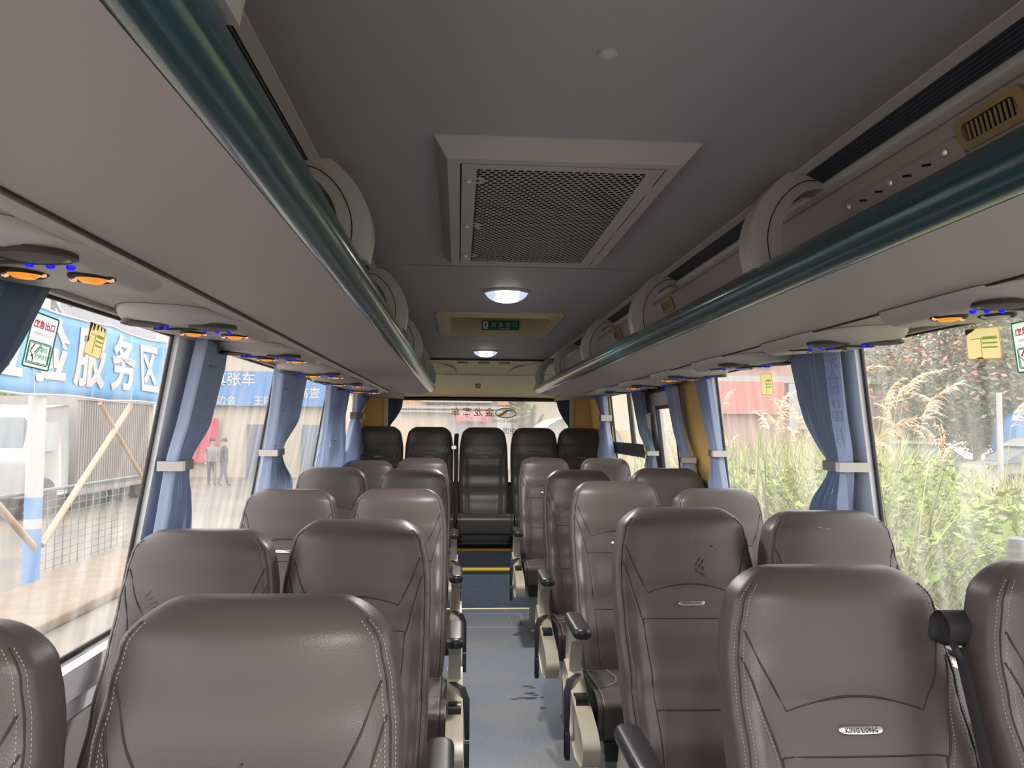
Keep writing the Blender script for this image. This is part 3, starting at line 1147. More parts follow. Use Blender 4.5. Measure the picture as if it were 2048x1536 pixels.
for (y, s, lb) in ((1.06, .036, 'tan slatted air vent high on the right cove, nearest the camera'), (2.81, .034, 'tan slatted vent on the right cove between two brackets, mid bus'), (3.70, .034, 'smallest tan slatted vent on the right cove, farthest back')):
    root = thing('cove_vent', lb, 'vent', (0, 0, 0), 0, 'tan vents on the cove')
    a, b = rrect(y - .075, y + .075, s - .024, s + .024, .018), rrect(y - .058, y + .058, s - .013, s + .013, .010)
    mb = MB()
    mb.rings([[cove_pt(1, p[1], p[0], o) for p in q] for q, o in ((a, -.004), (a, .007), (b, .009), (b, .0))], cap=False)
    mb.build('vent_frame', 'vent_tan', root)
    mb = MB()
    mb.add([cove_pt(1, p[1], p[0], .001) for p in b], [tuple(range(len(b)))], 1)
    for k in range(11):
        yy = y - .050 + k * .010
        mb.tube([cove_pt(1, s - .012, yy - .002, .003), cove_pt(1, s + .012, yy + .002, .003)], .0022, 6, 0)
    mb.build('vent_slats', ['vent_tan', 'cavity'], root)
root = thing('control_plate', 'long blank switch plate with screws and slots on the right cove', 'switch plate')
mb = MB()
a = rrect(1.13, 1.50, .030, .088, .02)
b = rrect(1.138, 1.492, .036, .082, .016)
mb.rings([[cove_pt(1, p[1], p[0], o) for p in q] for q, o in ((a, -.004), (a, .006), (b, .010))])
mb.build('plate', 'cove', root, smooth=30)
for y in (1.165, 1.32, 1.465):
    mb = MB()
    mb.rings([[cove_pt(1, .046 + r * math.sin(2 * PI * k / 12), y + r * math.cos(2 * PI * k / 12), o) for k in range(12)] for r, o in ((.007, .009), (.007, .0115), (.004, .0125))])
    mb.build('screw', 'chrome', root)
for y in (1.215, 1.27, 1.36, 1.415):
    mb = MB()
    mb.tube([cove_pt(1, .052, y - .010, .0105), cove_pt(1, .047, y + .010, .0105)], .0022, 6)
    mb.build('slot', 'cavity', root)

# overhead passenger consoles
CONS_L = [1.23, 2.0, 2.75, 3.62, 4.42, 5.25]
CONS_R = [1.47, 2.14, 2.85, 3.52, 4.25, 5.0]


def make_console(sgn, lit):
    root = thing('service_console', None, None)

    def P(u, v, z):  # u from aisle side toward the window, v along the bus
        return (sgn * u, v, z)
    mb = MB()
    base = rpoly([(.685, -.17), (.685, .17), (.72, .20), (.90, .21), (.975, .11), (.985, -.10), (.91, -.235), (.76, -.255)], .07, 7)
    cu = sum(p[0] for p in base) / len(base)
    cv = sum(p[1] for p in base) / len(base)
    rs = []
    for (k, z) in ((1.0, 1.69), (1.0, 1.667), (.985, 1.657), (.95, 1.646), (.90, 1.639), (.84, 1.635)):
        rs.append([P(cu + (p[0] - cu) * k, cv + (p[1] - cv) * k, z + (p[0] - .685) * .06) for p in base])
    mb.rings(rs)
    mb.tube([P(cu + (p[0] - cu) * 1.006, cv + (p[1] - cv) * 1.006, 1.668 + (p[0] - .685) * .06) for p in base + base[:1]], .0014, 6, 1)
    mb.build('console_body', ['console', 'console_seam'], root, smooth=35)

    def low(u, v):
        return 1.635 + (u - .685) * .06
    for (u, v) in ((.745, -.145), (.90, -.125)):
        mb = MB()
        mb.lathe([(.052, .004), (.052, -.002), (.045, -.004), (.041, -.002)], P(u, v, low(u, v)), 'z', 24, 0)
        mb.lathe([(.041, -.002), (.03, -.005), (.0, -.007)], P(u, v, low(u, v)), 'z', 24, 1)
        mb.build('speaker', ['gasket', 'speaker'], root)
    mb = MB()
    mb.box(P(.80, -.085, low(.80, 0) - .001), (.19, .010, .005))
    strip = mb.build('led_strip', 'gasket', root, smooth=0)
    for u in (.725, .752, .780, .868, .886):
        mb = MB()
        mb.lathe([(.006, .003), (.006, -.003), (.004, -.006), (.0, -.007)], P(u, -.088, low(u, 0) - .001), 'z', 12)
        mb.build('led', 'led', strip)
    for q, (u, v) in enumerate(((.735, .0), (.835, .005))):
        on = lit[q]
        mb = MB()
        mb.lathe([(.040, .006), (.040, -.003), (.035, -.006), (.029, -.003)], P(u, v, low(u, v)), 'z', 24, 0, sx=.8, sy=.9)
        nz = mb.build('reading_lamp', 'gasket', root)
        mb = MB()
        mb.lathe([(.026, .002), (.026, -.004), (.018, -.009), (.0, -.011)], P(u, v, low(u, v)), 'z', 20, 0, sx=.8, sy=1.)
        mb.build('lens', 'orange' if on else 'lens_off', nz)
        for t in (-1, 1):
            mb = MB()
            mb.lathe([(.005, .0), (.005, -.007), (.0, -.009)], P(u + t * .027, v, low(u, v)), 'z', 10)
            mb.build('lens_tip', 'orange_w' if on else 'lens_off', nz)
    return root


ORD = ['nearest the camera, cut by the frame', 'beside the first window pillar', 'above the second window', 'above the second tied curtain', 'before the rear corner', 'farthest back by the corner curtain']
ORD2 = ['nearest the camera, one lamp lit', 'above the big patterned curtain', 'with a yellow sticker on the window below', 'above the tan pillar', 'above the emergency door', 'farthest back above the sliding window']
index_kids()
for sgn, lst, od, lits in ((-1, CONS_L, ORD, [(1, 1)] * 6), (1, CONS_R, ORD2, [(1, 0), (0, 0), (0, 0), (1, 0), (1, 0), (0, 0)])):
    protos = {}
    for y, d, lit in zip(lst, od, lits):
        if lit in protos:
            r = copy_tree(protos[lit])
        else:
            r = make_console(sgn, lit)
            protos[lit] = r
            index_kids()
        r.location = (0, y, 0)
        tag(r, '%s overhead console with speakers and lamps, %s' % ('left' if sgn < 0 else 'right', d), 'overhead console', 'overhead service consoles')

# ------------------------------------------------------------------ ceiling fittings
root = thing('air_return_grille', 'large perforated air conditioning return grille in the grey ceiling', 'air grille')
mb = MB()


def rect(x0, x1, y0, y1, z):
    return [(x0, y0, z), (x1, y0, z), (x1, y1, z), (x0, y1, z)]


GX0, GX1, GY0, GY1 = -.238, .230, 1.365, 2.36
mb.rings([rect(GX0, GX1, GY0, GY1, 1.924), rect(GX0, GX1, GY0, GY1, 1.917), rect(GX0 + .022, GX1 - .022, GY0 + .045, GY1 - .01, 1.893),
          rect(GX0 + .045, GX1 - .045, GY0 + .07, GY1 - .035, 1.893), rect(GX0 + .045, GX1 - .045, GY0 + .07, GY1 - .035, 1.905)], cap=False)
mb.build('grille_frame', 'grille', root, smooth=20)
mb = MB()
px0, px1, py0, py1 = GX0 + .048, GX1 - .048, GY0 + .073, GY1 - .038
pz = 1.894
P_ = .0152
row = P_ * .866
hx0, hx1, hy0, hy1 = px0 + .026, px1 - .020, py0 + .028, py1 - .018
nr = int((hy1 - hy0) / row)
nc = int((hx1 - hx0) / P_)
screws = [(px0 + .014, py0 + .10), (px0 + .014, py0 + .45), (px0 + .014, py1 - .10)]
cells = set()
R0, RH = P_ / math.sqrt(3), .0060
for r in range(nr):
    for c in range(nc):
        x = hx0 + P_ * (c + .5 + (.5 if r % 2 else 0))
        y = hy0 + row * (r + .5)
        hole = not any(math.hypot(x - sx_, y - sy_) < .034 for sx_, sy_ in screws)
        hexv = []
        for k in range(6):
            a = PI / 6 + k * PI / 3
            a2 = a + PI / 3
            p = (x + R0 * math.cos(a), y + R0 * math.sin(a), pz)
            q = (x + R0 * math.cos(a2), y + R0 * math.sin(a2), pz)
            hexv += [p, ((p[0] + q[0]) / 2, (p[1] + q[1]) / 2, pz)]
        if hole:
            inn = [(x + RH * math.cos(PI / 6 + k * PI / 6), y + RH * math.sin(PI / 6 + k * PI / 6), pz) for k in range(12)]
            mb.add(hexv + inn, [(k, (k + 1) % 12, 12 + (k + 1) % 12, 12 + k) for k in range(12)])
        else:
            mb.add(hexv, [tuple(range(12))])
e = .006
for (a, b, c, d) in ((px0, hx0 + .002, hy0 + .001, hy0 + row * nr - .001), (hx0 + P_ * nc - .001, px1, hy0 + .001, hy0 + row * nr - .001), (px0, px1, py0, hy0 + .001), (px0, px1, hy0 + row * nr - .001, py1)):
    mb.quad((a, c, pz - .0006), (b, c, pz - .0006), (b, d, pz - .0006), (a, d, pz - .0006))
mb.build('perforated_plate', 'grille', root, smooth=0, fix=False)
mb = MB()
mb.box(((px0 + px1) / 2, (py0 + py1) / 2, 1.9065), (px1 - px0 + .01, py1 - py0 + .01, .021))
mb.f = mb.f[1:]
mb.m = mb.m[1:]
mb.build('duct_cavity', 'cavity', root, smooth=0)
for sx_, sy_ in screws:
    mb = MB()
    mb.lathe([(.008, .0), (.008, -.003), (.004, -.004), (.0035, -.0015), (.0, -.001)], (sx_, sy_, pz - .0006), 'z', 12)
    mb.build('screw', 'chrome', root)
for yy in (py0 + .14, py0 + .50, py1 - .12):
    mb = MB()
    mb.box((px1 + .002, yy, pz - .001), (.004, .06, .004))
    mb.build('hinge', 'grille', root, smooth=0)

for (x, y, lb) in ((-.02, 2.955, 'lit round dome lamp in front of the roof hatch'), (-.02, 5.28, 'lit round dome lamp behind the roof hatch'), (-.02, .10, 'lit round dome lamp ahead of the ceiling cap'), (-.02, -1.9, 'lit round dome lamp at the front of the bus')):
    root = thing('dome_lamp', lb, 'ceiling lamp', (x, y, Z_CEIL), 0, 'dome lamps on the ceiling')
    mb = MB()
    mb.lathe([(.088, .0), (.088, -.006), (.080, -.010), (.078, -.004)], (0, 0, 0), 'z', 40)
    mb.build('lamp_rim', 'bracket', root)
    mb = MB()
    n = 40
    rs = []
    for i in range(9):
        a = PI / 2 * i / 8
        rs.append([(.077 * math.cos(a) * math.cos(2 * PI * k / n), .077 * math.cos(a) * math.sin(2 * PI * k / n), -.006 - .036 * math.sin(a)) for k in range(n)])
    mb.rings(rs)
    for i, f in enumerate(mb.f):
        cx = sum(mb.v[j][0] for j in f) / len(f)
        if abs(cx) > .043:
            mb.m[i] = 1
    mb.build('lamp_lens', ['lamp', 'lamp_blue'], root)
    ld = bpy.data.lights.new('lamp_light', 'SPOT')
    ld.energy = 16.
    ld.spot_size = math.radians(165)
    ld.spot_blend = .6
    ld.color = (1., .965, .93)
    ld.shadow_soft_size = .06
    lo = bpy.data.objects.new('lamp_light', ld)
    COL.objects.link(lo)
    lo.parent = root
    lo.location = (0, 0, -.11)

root = thing('ceiling_cap', 'small round pale cap on the ceiling near the camera', 'cap', (0.003, 1.045, Z_CEIL))
mb = MB()
mb.lathe([(.0135, 0), (.0135, -.003), (.010, -.006), (0, -.007)], (0, 0, 0), 'z', 20)
mb.build('cap_disc', 'bracket', root)

root = thing('roof_hatch', 'cream-framed emergency roof hatch in the ceiling', 'roof hatch')
mb = MB()
a, b = rrect(-.295, .272, 3.51, 4.355, .02), rrect(-.232, .222, 3.575, 4.295, .05)
mb.rings([[(p[0], p[1], z) for p in q] for q, z in ((a, 1.921), (a, 1.912), (b, 1.905), (b, 2.02))], cap=False)
hf = mb.build('hatch_frame', 'vent_tan', root, smooth=35)
hf.data.materials[0] = M['cream']
mb = MB()
mb.box((-.005, 3.93, 2.075), (.46, .75, .02), 0)
for k in range(2):
    mb.rings([[(p[0], p[1], z) for p in rrect(-.2, .19, 3.62, 4.05, .06)] for z in (2.06, 2.035)], 0)
mb.build('hatch_lid', 'cream', root, smooth=30)
mb = MB()
mb.box((-.005, 4.29, 2.035), (.44, .012, .05))
mb.build('hatch_gap', 'cavity', root, smooth=0)
mb = MB()
mb.lathe([(.045, 0), (.05, -.012), (.03, -.02), (0, -.022)], (-.01, 3.78, 2.03), 'z', 20)
mb.tube([(-.06, 3.78, 2.02), (.04, 3.78, 2.02)], .008, 8)
mb.build('hatch_knob', 'black', root)
root = thing('exit_sign', 'green emergency exit sign with running figure inside the roof hatch', 'sign')
mb = MB()
SG = (.027, 4.283, 1.962)
mb.box((SG[0], SG[1], SG[2]), (.20, .006, .048))
mb.build('sign_board', 'green', root, smooth=0)
mb = MB()
fnS = lambda x, y: (SG[0] + x, SG[1] - .0035, SG[2] + y)
for k, ch in enumerate('应急出口'):
    letters(mb, ch, fnS, .026, cx=-.037 + k * .038, cy=.003)
letters(mb, 'EMERGENCY EXIT', fnS, .0075, cx=.02, cy=-.0175)
mb.build('lettering', 'signwhite', root, smooth=0)
mb = MB()
mb.add([fnS(*p) for p in ((-.094, -.02), (-.067, -.02), (-.067, .02), (-.094, .02))], [(0, 1, 2, 3)], 0)
f2 = lambda x, y: (SG[0] - .081 + x, SG[1] - .0042, SG[2] + y)
mb.add([f2(.003 + .0035 * math.cos(a * PI / 5), .013 + .0035 * math.sin(a * PI / 5)) for a in range(10)], [tuple(range(10))], 1)
for q in (((-.002, .009), (.004, .008), (.001, -.003), (-.004, -.002)), ((-.003, -.001), (.001, -.002), (-.004, -.010), (-.009, -.010)), ((-.001, -.002), (.003, -.003), (.008, -.016), (.004, -.016)),
          ((.003, .008), (.010, .003), (.009, .001), (.002, .005)), ((-.001, .009), (-.008, .003), (-.007, .001), (.0, .006))):
    mb.add([f2(*p) for p in q], [(0, 1, 2, 3)], 1)
mb.build('running_figure', ['signwhite', 'green'], root, smooth=0, fix=False)
# little lamps and the round button in the dome
for x in (-.165, -.005, .155):
    o = thing('dome_spot', 'small oval pale insert in the cream dome, ' + {-.165: 'left of three', -.005: 'middle of three', .155: 'right of three'}[x], 'spot lamp', (x, 6.13, lerp(prof, 6.1)), 0, 'oval inserts in the cream dome')
    zz = 1.905
    o.location.z = zz
    mb = MB()
    mb.lathe([(.042, .012), (.042, -.002), (.036, -.006)], (0, 0, 0), 'z', 24, 0, sx=1., sy=.8)
    mb.build('spot_rim', 'vent_tan', o)
    mb = MB()
    mb.lathe([(.034, -.004), (.02, -.008), (0, -.009)], (0, 0, 0), 'z', 24, 0, sx=1., sy=.8)
    mb.build('spot_lens', 'lens_off', o)
root = thing('round_button', 'small round bronze-rimmed button on the cream dome above the rear window', 'button', (-.025, 7.0, 1.777))
root.rotation_euler = (math.radians(-18), 0, 0)
mb = MB()
mb.lathe([(.024, .01), (.024, -.008), (.019, -.010), (.018, -.006)], (0, 0, 0), 'y', 20)
mb.build('button_rim', 'vent_tan', root)
mb = MB()
mb.lathe([(.017, -.004), (.012, -.008), (0, -.009)], (0, 0, 0), 'y', 20)
mb.build('button_face', 'cream', root)

# ------------------------------------------------------------------ curtains
def curve(tab, z):
    """smooth curve through (z, value) rows"""
    if z <= tab[0][0]:
        return tab[0][1]
    for i in range(len(tab) - 1):
        a, b = tab[i], tab[i + 1]
        if z <= b[0]:
            def slope(k):
                if k <= 0 or k >= len(tab) - 1:
                    j = min(max(k, 1), len(tab) - 1)
                    return (tab[j][1] - tab[j - 1][1]) / (tab[j][0] - tab[j - 1][0])
                s0 = (tab[k][1] - tab[k - 1][1]) / (tab[k][0] - tab[k - 1][0])
                s1 = (tab[k + 1][1] - tab[k][1]) / (tab[k + 1][0] - tab[k][0])
                return 0. if s0 * s1 <= 0 else 2 * s0 * s1 / (s0 + s1)
            h = b[0] - a[0]
            t = (z - a[0]) / h
            m0, m1 = slope(i) * h, slope(i + 1) * h
            return a[1] * (2 * t ** 3 - 3 * t * t + 1) + m0 * (t ** 3 - 2 * t * t + t) + b[1] * (-2 * t ** 3 + 3 * t * t) + m1 * (t ** 3 - t * t)
    return tab[-1][1]


def curtain(name, label, surf_x, rows, pleats, amp, mat='curtain', tie=None, motif=None, axis='y', seed=0, clip=None, inward=.0, flat=0.):
    """rows: (z, a, b): the cloth runs from a to b along the wall at height z"""
    root = thing(name, label, 'curtain', (0, 0, 0), 0, 'blue window curtains')
    rows = sorted(rows)
    ta, tb = [(r[0], r[1]) for r in rows], [(r[0], r[2]) for r in rows]
    z0, z1 = rows[0][0], rows[-1][0]
    rr = random.Random(seed)
    ph = [rr.uniform(-.5, .5) for _ in range(pleats + 2)]
    amp *= 1.25
    ph = [rr.uniform(-.5, .5) for _ in range(pleats + 2)]
    N = pleats * 10
    w_max = max(abs(r[2] - r[1]) for r in rows)

    def pos(u, z):
        a, b = curve(ta, z), curve(tb, z)
        k = max(0., (u - flat) / (1 - flat)) * pleats
        i = int(min(k, pleats - 1e-6))
        phs = ph[i] * (1 - (k - i)) + ph[i + 1] * (k - i)
        w = abs(b - a)
        am = amp * (.7 + .3 * w / w_max) * (1 + .35 * phs)
        d = am * (1 - 2 * abs(math.sin(PI * (k + .12 * math.sin(3 * z + phs) * min(1, k)))) ** .75)
        t = a + (b - a) * (u + .35 / pleats * math.sin(2 * PI * k + 1.2) * .5)
        base = surf_x(z)
        if axis == 'y':
            sg = -1 if base > 0 else 1
            return Vector((base + sg * (inward + d), t, z))
        return Vector((t, base - inward - d, z))
    NZ = 40
    mb = MB()
    rs = []
    for j in range(NZ + 1):
        z = z0 + (z1 - z0) * j / NZ
        rs.append([pos(i / N, z) for i in range(N + 1)])
    mb.rings(rs, 0, closed=False, cap=False)
    ob = mb.build('cloth', mat, root, smooth=80, fix=False)
    md = ob.modifiers.new('thickness', 'SOLIDIFY')
    md.thickness = .0015
    if motif:
        mb = MB()
        for (ch, u, z, sz) in motif:
            def fn(x, y):
                a, b = curve(ta, z + y), curve(tb, z + y)
                p = pos(max(0, min(1, u + x / abs(b - a))), z + y)
                if axis == 'y':
                    p.x += .004 if p.x < 0 else -.004
                return p
            letters(mb, ch, fn, sz, bold=.0)
        mb.build('motif', 'motif', ob, smooth=0, fix=False)
    if tie:
        zt, h = tie
        a, b = curve(ta, zt), curve(tb, zt)
        lo, hi = min(a, b), max(a, b)
        mb = MB()
        ring = []
        base = surf_x(zt)
        sg = -1 if base > 0 else 1
        for k in range(24):
            t = 2 * PI * k / 24
            c_, s_ = math.cos(t), math.sin(t)
            aa = (lo + hi) / 2 + ((hi - lo) / 2 + .006) * math.copysign(abs(c_) ** .5, c_)
            dd = inward + (amp * 1.25 + .003) * math.copysign(abs(s_) ** .5, s_)
            ring.append((aa, dd))

        def pp(q, z):
            if axis == 'y':
                return (surf_x(zt) + sg * q[1], q[0], z)
            return (q[0], base - q[1], z)
        mb.rings([[pp(q, zt - h / 2) for q in ring], [pp(q, zt + h / 2) for q in ring]], 0, cap=False)
        tb_ = mb.build('tie_strap', 'tie', root, smooth=60)
        if clip is not None:
            mb = MB()
            ca = lo if clip < 0 else hi
            c0 = (ca - .05, inward - amp - .018, 0) if clip < 0 else (ca + .05, inward - amp - .018, 0)
            y_ = ca + clip * .004
            if axis == 'y':
                mb.box((base + sg * (inward + amp * 1.25 + .008), y_ - clip * .002, zt), (.012, .024, h * .95))
                mb.box((base + sg * (inward + .004), y_ + clip * .010, zt), (2.5 * amp + .022, .010, h * .95))
            else:
                mb.box((y_, base - inward, zt), (.03, 2 * amp + .03, h * 1.1))
            mb.build('tie_clip', 'tieclip', tb_, smooth=0)
    return root


SL = lambda z: WL(z) + .03
SR = lambda z: WR(z) - .03
curtain('window_curtain', 'blue curtain coloured dark as if backlit, bunched at the left frame edge beside the exit sticker', SL, [(1.685, 1.02, 1.56), (1.52, 1.0, 1.46), (1.30, .98, 1.15), (.95, .98, 1.25)], 9, .018, 'curtain_dark', (1.30, .05), seed=1, clip=1, inward=.025)
curtain('window_curtain', 'blue curtain tied on the first left window pillar, beside the blue banner', SL, [(1.685, 2.47, 2.72), (1.43, 2.44, 2.69), (1.30, 2.41, 2.55), (1.11, 2.42, 2.68), (.86, 2.42, 2.74)], 7, .016, 'curtain', (1.30, .029), [('采', .45, 1.56, .09), ('食', .5, 1.44, .09)], seed=2, clip=-1, inward=.022)
curtain('window_curtain', 'blue curtain with faint motif tied on the second left pillar', SL, [(1.685, 3.50, 4.10), (1.47, 3.56, 4.12), (1.30, 3.60, 3.83), (1.13, 3.62, 4.20), (.86, 3.60, 4.28)], 8, .018, 'curtain', (1.30, .029), [('流', .2, 1.56, .12), ('月', .2, 1.44, .10), ('水', .25, 1.36, .09)], seed=3, clip=-1, inward=.025)
curtain('window_curtain', 'straight untied blue curtain hanging before the left rear corner', SL, [(1.685, 4.82, 5.55), (1.43, 4.98, 5.80), (1.16, 5.05, 6.1), (.86, 5.08, 6.2)], 10, .018, 'curtain', None, [('采', .35, 1.50, .12), ('食', .35, 1.30, .12)], seed=4, inward=.025)
curtain('window_curtain', 'tightly tied blue curtain in the left rear corner by the bench', SL, [(1.67, 6.05, 6.85), (1.50, 6.20, 6.46), (1.40, 6.12, 6.68), (1.16, 6.0, 7.15), (.95, 5.95, 7.25)], 9, .022, 'curtain', (1.50, .05), seed=5, clip=1, inward=.03)
curtain('window_curtain', 'big blue patterned curtain tied beside the right window pillar', SR, [(1.685, 2.30, 2.72), (1.47, 2.32, 2.67), (1.37, 2.34, 2.58), (1.31, 2.37, 2.51), (1.17, 2.37, 2.67), (.86, 2.34, 2.78)], 12, .022, 'curtain', (1.31, .029), [('果', .13, 1.635, .085), ('食', .13, 1.555, .085), ('品', .13, 1.475, .075), ('月', .14, 1.40, .06), ('品', .70, 1.60, .06), ('水', .66, 1.52, .06)], seed=6, clip=-1, inward=.024, flat=.26)
curtain('window_curtain', 'blue curtain tied on the white right pillar before the tan post', SR, [(1.685, 3.64, 3.84), (1.46, 3.62, 3.78), (1.31, 3.60, 3.71), (1.15, 3.58, 3.79), (.86, 3.56, 3.85)], 6, .016, 'curtain', (1.31, .029), seed=7, clip=-1, inward=.024)
curtain('window_curtain', 'narrow blue curtain tied on the tan post beside the emergency door', SR, [(1.685, 4.24, 4.42), (1.41, 4.20, 4.34), (1.26, 4.12, 4.23), (1.15, 4.04, 4.26), (.86, 4.02, 4.3)], 6, .015, 'curtain', (1.26, .029), seed=8, clip=-1, inward=.022)
curtain('window_curtain', 'dark narrow curtain tied between emergency door and sliding window', SR, [(1.685, 5.02, 5.32), (1.41, 4.97, 5.2), (1.27, 4.89, 5.05), (1.18, 4.88, 5.14), (.86, 4.86, 5.2)], 6, .014, 'curtain_dark', (1.27, .029), seed=9, clip=-1, inward=.022)
curtain('window_curtain', 'pale blue curtain knotted in the right rear corner beside the tan panel', SR, [(1.68, 6.25, 6.70), (1.50, 6.28, 6.46), (1.40, 6.26, 6.58), (1.20, 6.20, 6.82), (.95, 6.18, 6.9)], 8, .02, 'curtain', (1.50, .05), seed=10, clip=-1, inward=.03)
SB = lambda z: 7.44
curtain('window_curtain', 'dark pleated curtain swept to the left edge of the rear window', SB, [(1.675, -.86, -.70), (1.60, -.86, -.71), (1.50, -.86, -.76), (1.42, -.86, -.81), (1.2, -.86, -.82)], 7, .012, 'curtain_dark', None, axis='x', seed=11, inward=.014)
curtain('window_curtain', 'dark pleated curtain swept to the right edge of the rear window', SB, [(1.675, .70, .86), (1.60, .72, .86), (1.50, .77, .86), (1.42, .82, .86), (1.2, .83, .86)], 7, .012, 'curtain_dark', None, axis='x', seed=12, inward=.014)
# spare strap on the third pillar
root = thing('tie_clip', 'loose grey curtain clip on the third left window pillar', 'curtain clip', (SL(1.30), 5.31, 1.30))
mb = MB()
mb.box((.012, 0, 0), (.03, .10, .034), 0)
mb.build('clip_plate', 'tieclip', root, smooth=0)
mb = MB()
mb.box((.02, .09, 0), (.02, .10, .03), 0)
mb.build('strap', 'tie', root, smooth=0)

# ------------------------------------------------------------------ stickers on the windows


def glass_fn(side, yc, zc, tilt=0., off=.006, k=1., ky=1.):
    X = WL if side < 0 else WR
    ct, sn = math.cos(tilt), math.sin(tilt)

    def fn(x, y, o=0.):
        x, y = x * k, y * k * ky
        u, v = x * ct - y * sn, x * sn + y * ct
        z = zc + v
        # seen from inside: on the left wall +x reads toward the rear, on the right wall toward the front
        return (X(z) + side * (.02 - off - o) , yc + (u if side < 0 else -u), z)
    return fn


def sheet(mb, fn, poly, mi=0, t=.0012):
    a = [fn(*p) for p in poly]
    b = [fn(p[0], p[1], t) for p in poly]
    mb.rings([a, b], mi)


def outline(mb, fn, poly, r, mi, o=.0015):
    mb.tube([fn(p[0], p[1], o) for p in list(poly) + [poly[0]]], r, 5, mi)


for side, yc, zc, lb in ((-1, 1.70, 1.585, 'red and green emergency exit sticker on the left window glass'), (1, 1.645, 1.605, 'emergency exit sticker on the right window, cut by the frame edge')):
    root = thing('exit_sticker', lb, 'sticker', (0, 0, 0), 0, 'exit stickers on the windows')
    fn = glass_fn(side, yc, zc, -.05 if side < 0 else .03, k=.60, ky=.78)
    mb = MB()
    pl = rrect(-.085, .085, -.115, .115, .006, 2)
    sheet(mb, fn, pl, 0)
    outline(mb, fn, pl, .0016, 1)
    outline(mb, fn, rrect(-.072, .072, -.098, -.005, .008, 3), .0011, 1)
    outline(mb, fn, rrect(-.066, .066, -.092, -.011, .006, 3), .0008, 1)
    mb.build('sticker_sheet', ['sticker', 'greenprint'], root, smooth=0)
    mb = MB()
    f3 = lambda x, y: fn(x, y, .002)
    for k, ch in enumerate('应急出口'):
        letters(mb, ch, f3, .036, 0, .03, -.054 + .036 * k, .068)
    letters(mb, 'EMERGENCY EXIT', f3, .0145, 0, .0, 0, .030)
    letters(mb, '敲击', f3, .024, 1, .02, .030, -.034)
    letters(mb, '玻璃逃生', f3, .022, 1, .02, .020, -.066)
    # hammer drawing
    mb.add([f3(*p) for p in ((-.058, -.035), (-.050, -.030), (-.030, -.012), (-.036, -.010), (-.048, -.024), (-.046, -.045), (-.052, -.045))], [tuple(range(7))], 0)
    mb.add([f3(*p) for p in ((-.052, -.07), (-.034, -.055), (-.028, -.088), (-.034, -.090), (-.040, -.070))], [tuple(range(5))], 0)
    for p, q in (((-.03, -.05), (.0, -.015)), ((-.025, -.056), (.008, -.018)), ((-.06, -.045), (-.03, -.08))):
        mb.tube([fn(p[0], p[1], .0025), fn(q[0], q[1], .0025)], .0009, 5, 1)
    mb.build('lettering', ['red', 'greenprint'], root, smooth=0, fix=False)
for side, yc, zc, w, h, tl, lb, peel in ((-1, 1.935, 1.612, .042, .036, -.10, 'faded yellow notice with burnt brown top edge on the left window', 2), (1, 1.80, 1.625, .060, .036, -.06, 'square yellow notice with red-brown corner on the right window', 1),
                                         (1, 3.135, 1.60, .058, .042, -.04, 'smaller yellow notice high on the second right window', 0)):
    root = thing('paper_notice', lb, 'sticker', (0, 0, 0), 0, 'yellow notices on the windows')
    fn = glass_fn(side, yc, zc, tl)
    mb = MB()
    pl = rrect(-w, w, -h, h, .006, 3)
    sheet(mb, fn, pl, 0)
    outline(mb, fn, pl, .0012, 1)
    if peel == 2:
        for (a, b, c) in ((-.95, .55, .18), (-.55, .62, .14), (-.1, .70, .12), (.35, .75, .10), (.75, .8, .1)):
            mb.add([fn(p[0] * w, p[1] * h, .0022) for p in ((a - c, 1.), (a + c, 1.), (a + c * .6, b), (a, b - .08), (a - c * .6, b))], [(0, 1, 2, 3, 4)], 2)
        mb.add([fn(p[0] * w, p[1] * h, .0022) for p in ((-1, 1), (-.85, 1), (-.88, .2), (-.8, -.1), (-.92, -.3), (-1, -.25))], [tuple(range(6))], 2)
    if peel == 1:
        mb.add([fn(p[0] * w, p[1] * h, .0022) for p in ((-1, .98), (-.35, 1.), (-.6, .78), (-.78, .70), (-1, .55))], [tuple(range(5))], 2)
        mb.add([fn(p[0] * w, p[1] * h, .0022) for p in ((-.5, -.98), (-.35, -.9), (-.1, -.88), (.02, -.98))], [tuple(range(4))], 2)
    mb.build('notice_sheet', ['yellowpaper2', 'yellowpaper', 'brown'], root, smooth=0, fix=False)
    mb = MB()
    for k in range(3):
        y = .25 - k * .28
        mb.add([fn(p[0] * w, (y + p[1]) * h, .0026) for p in ((-.02, 0), (.85, 0), (.85, .10 if k else .18), (-.02, .10 if k else .18))], [(0, 1, 2, 3)])
    mb.tube([fn(-.1 * w, .32 * h, .002), fn(-.1 * w, -.85 * h, .002)], .0007, 5)
    mb.tube([fn(-.75 * w, .32 * h, .002), fn(-.1 * w, .32 * h, .002)], .0007, 5)
    mb.build('print', 'palegreen', root, smooth=0, fix=False)

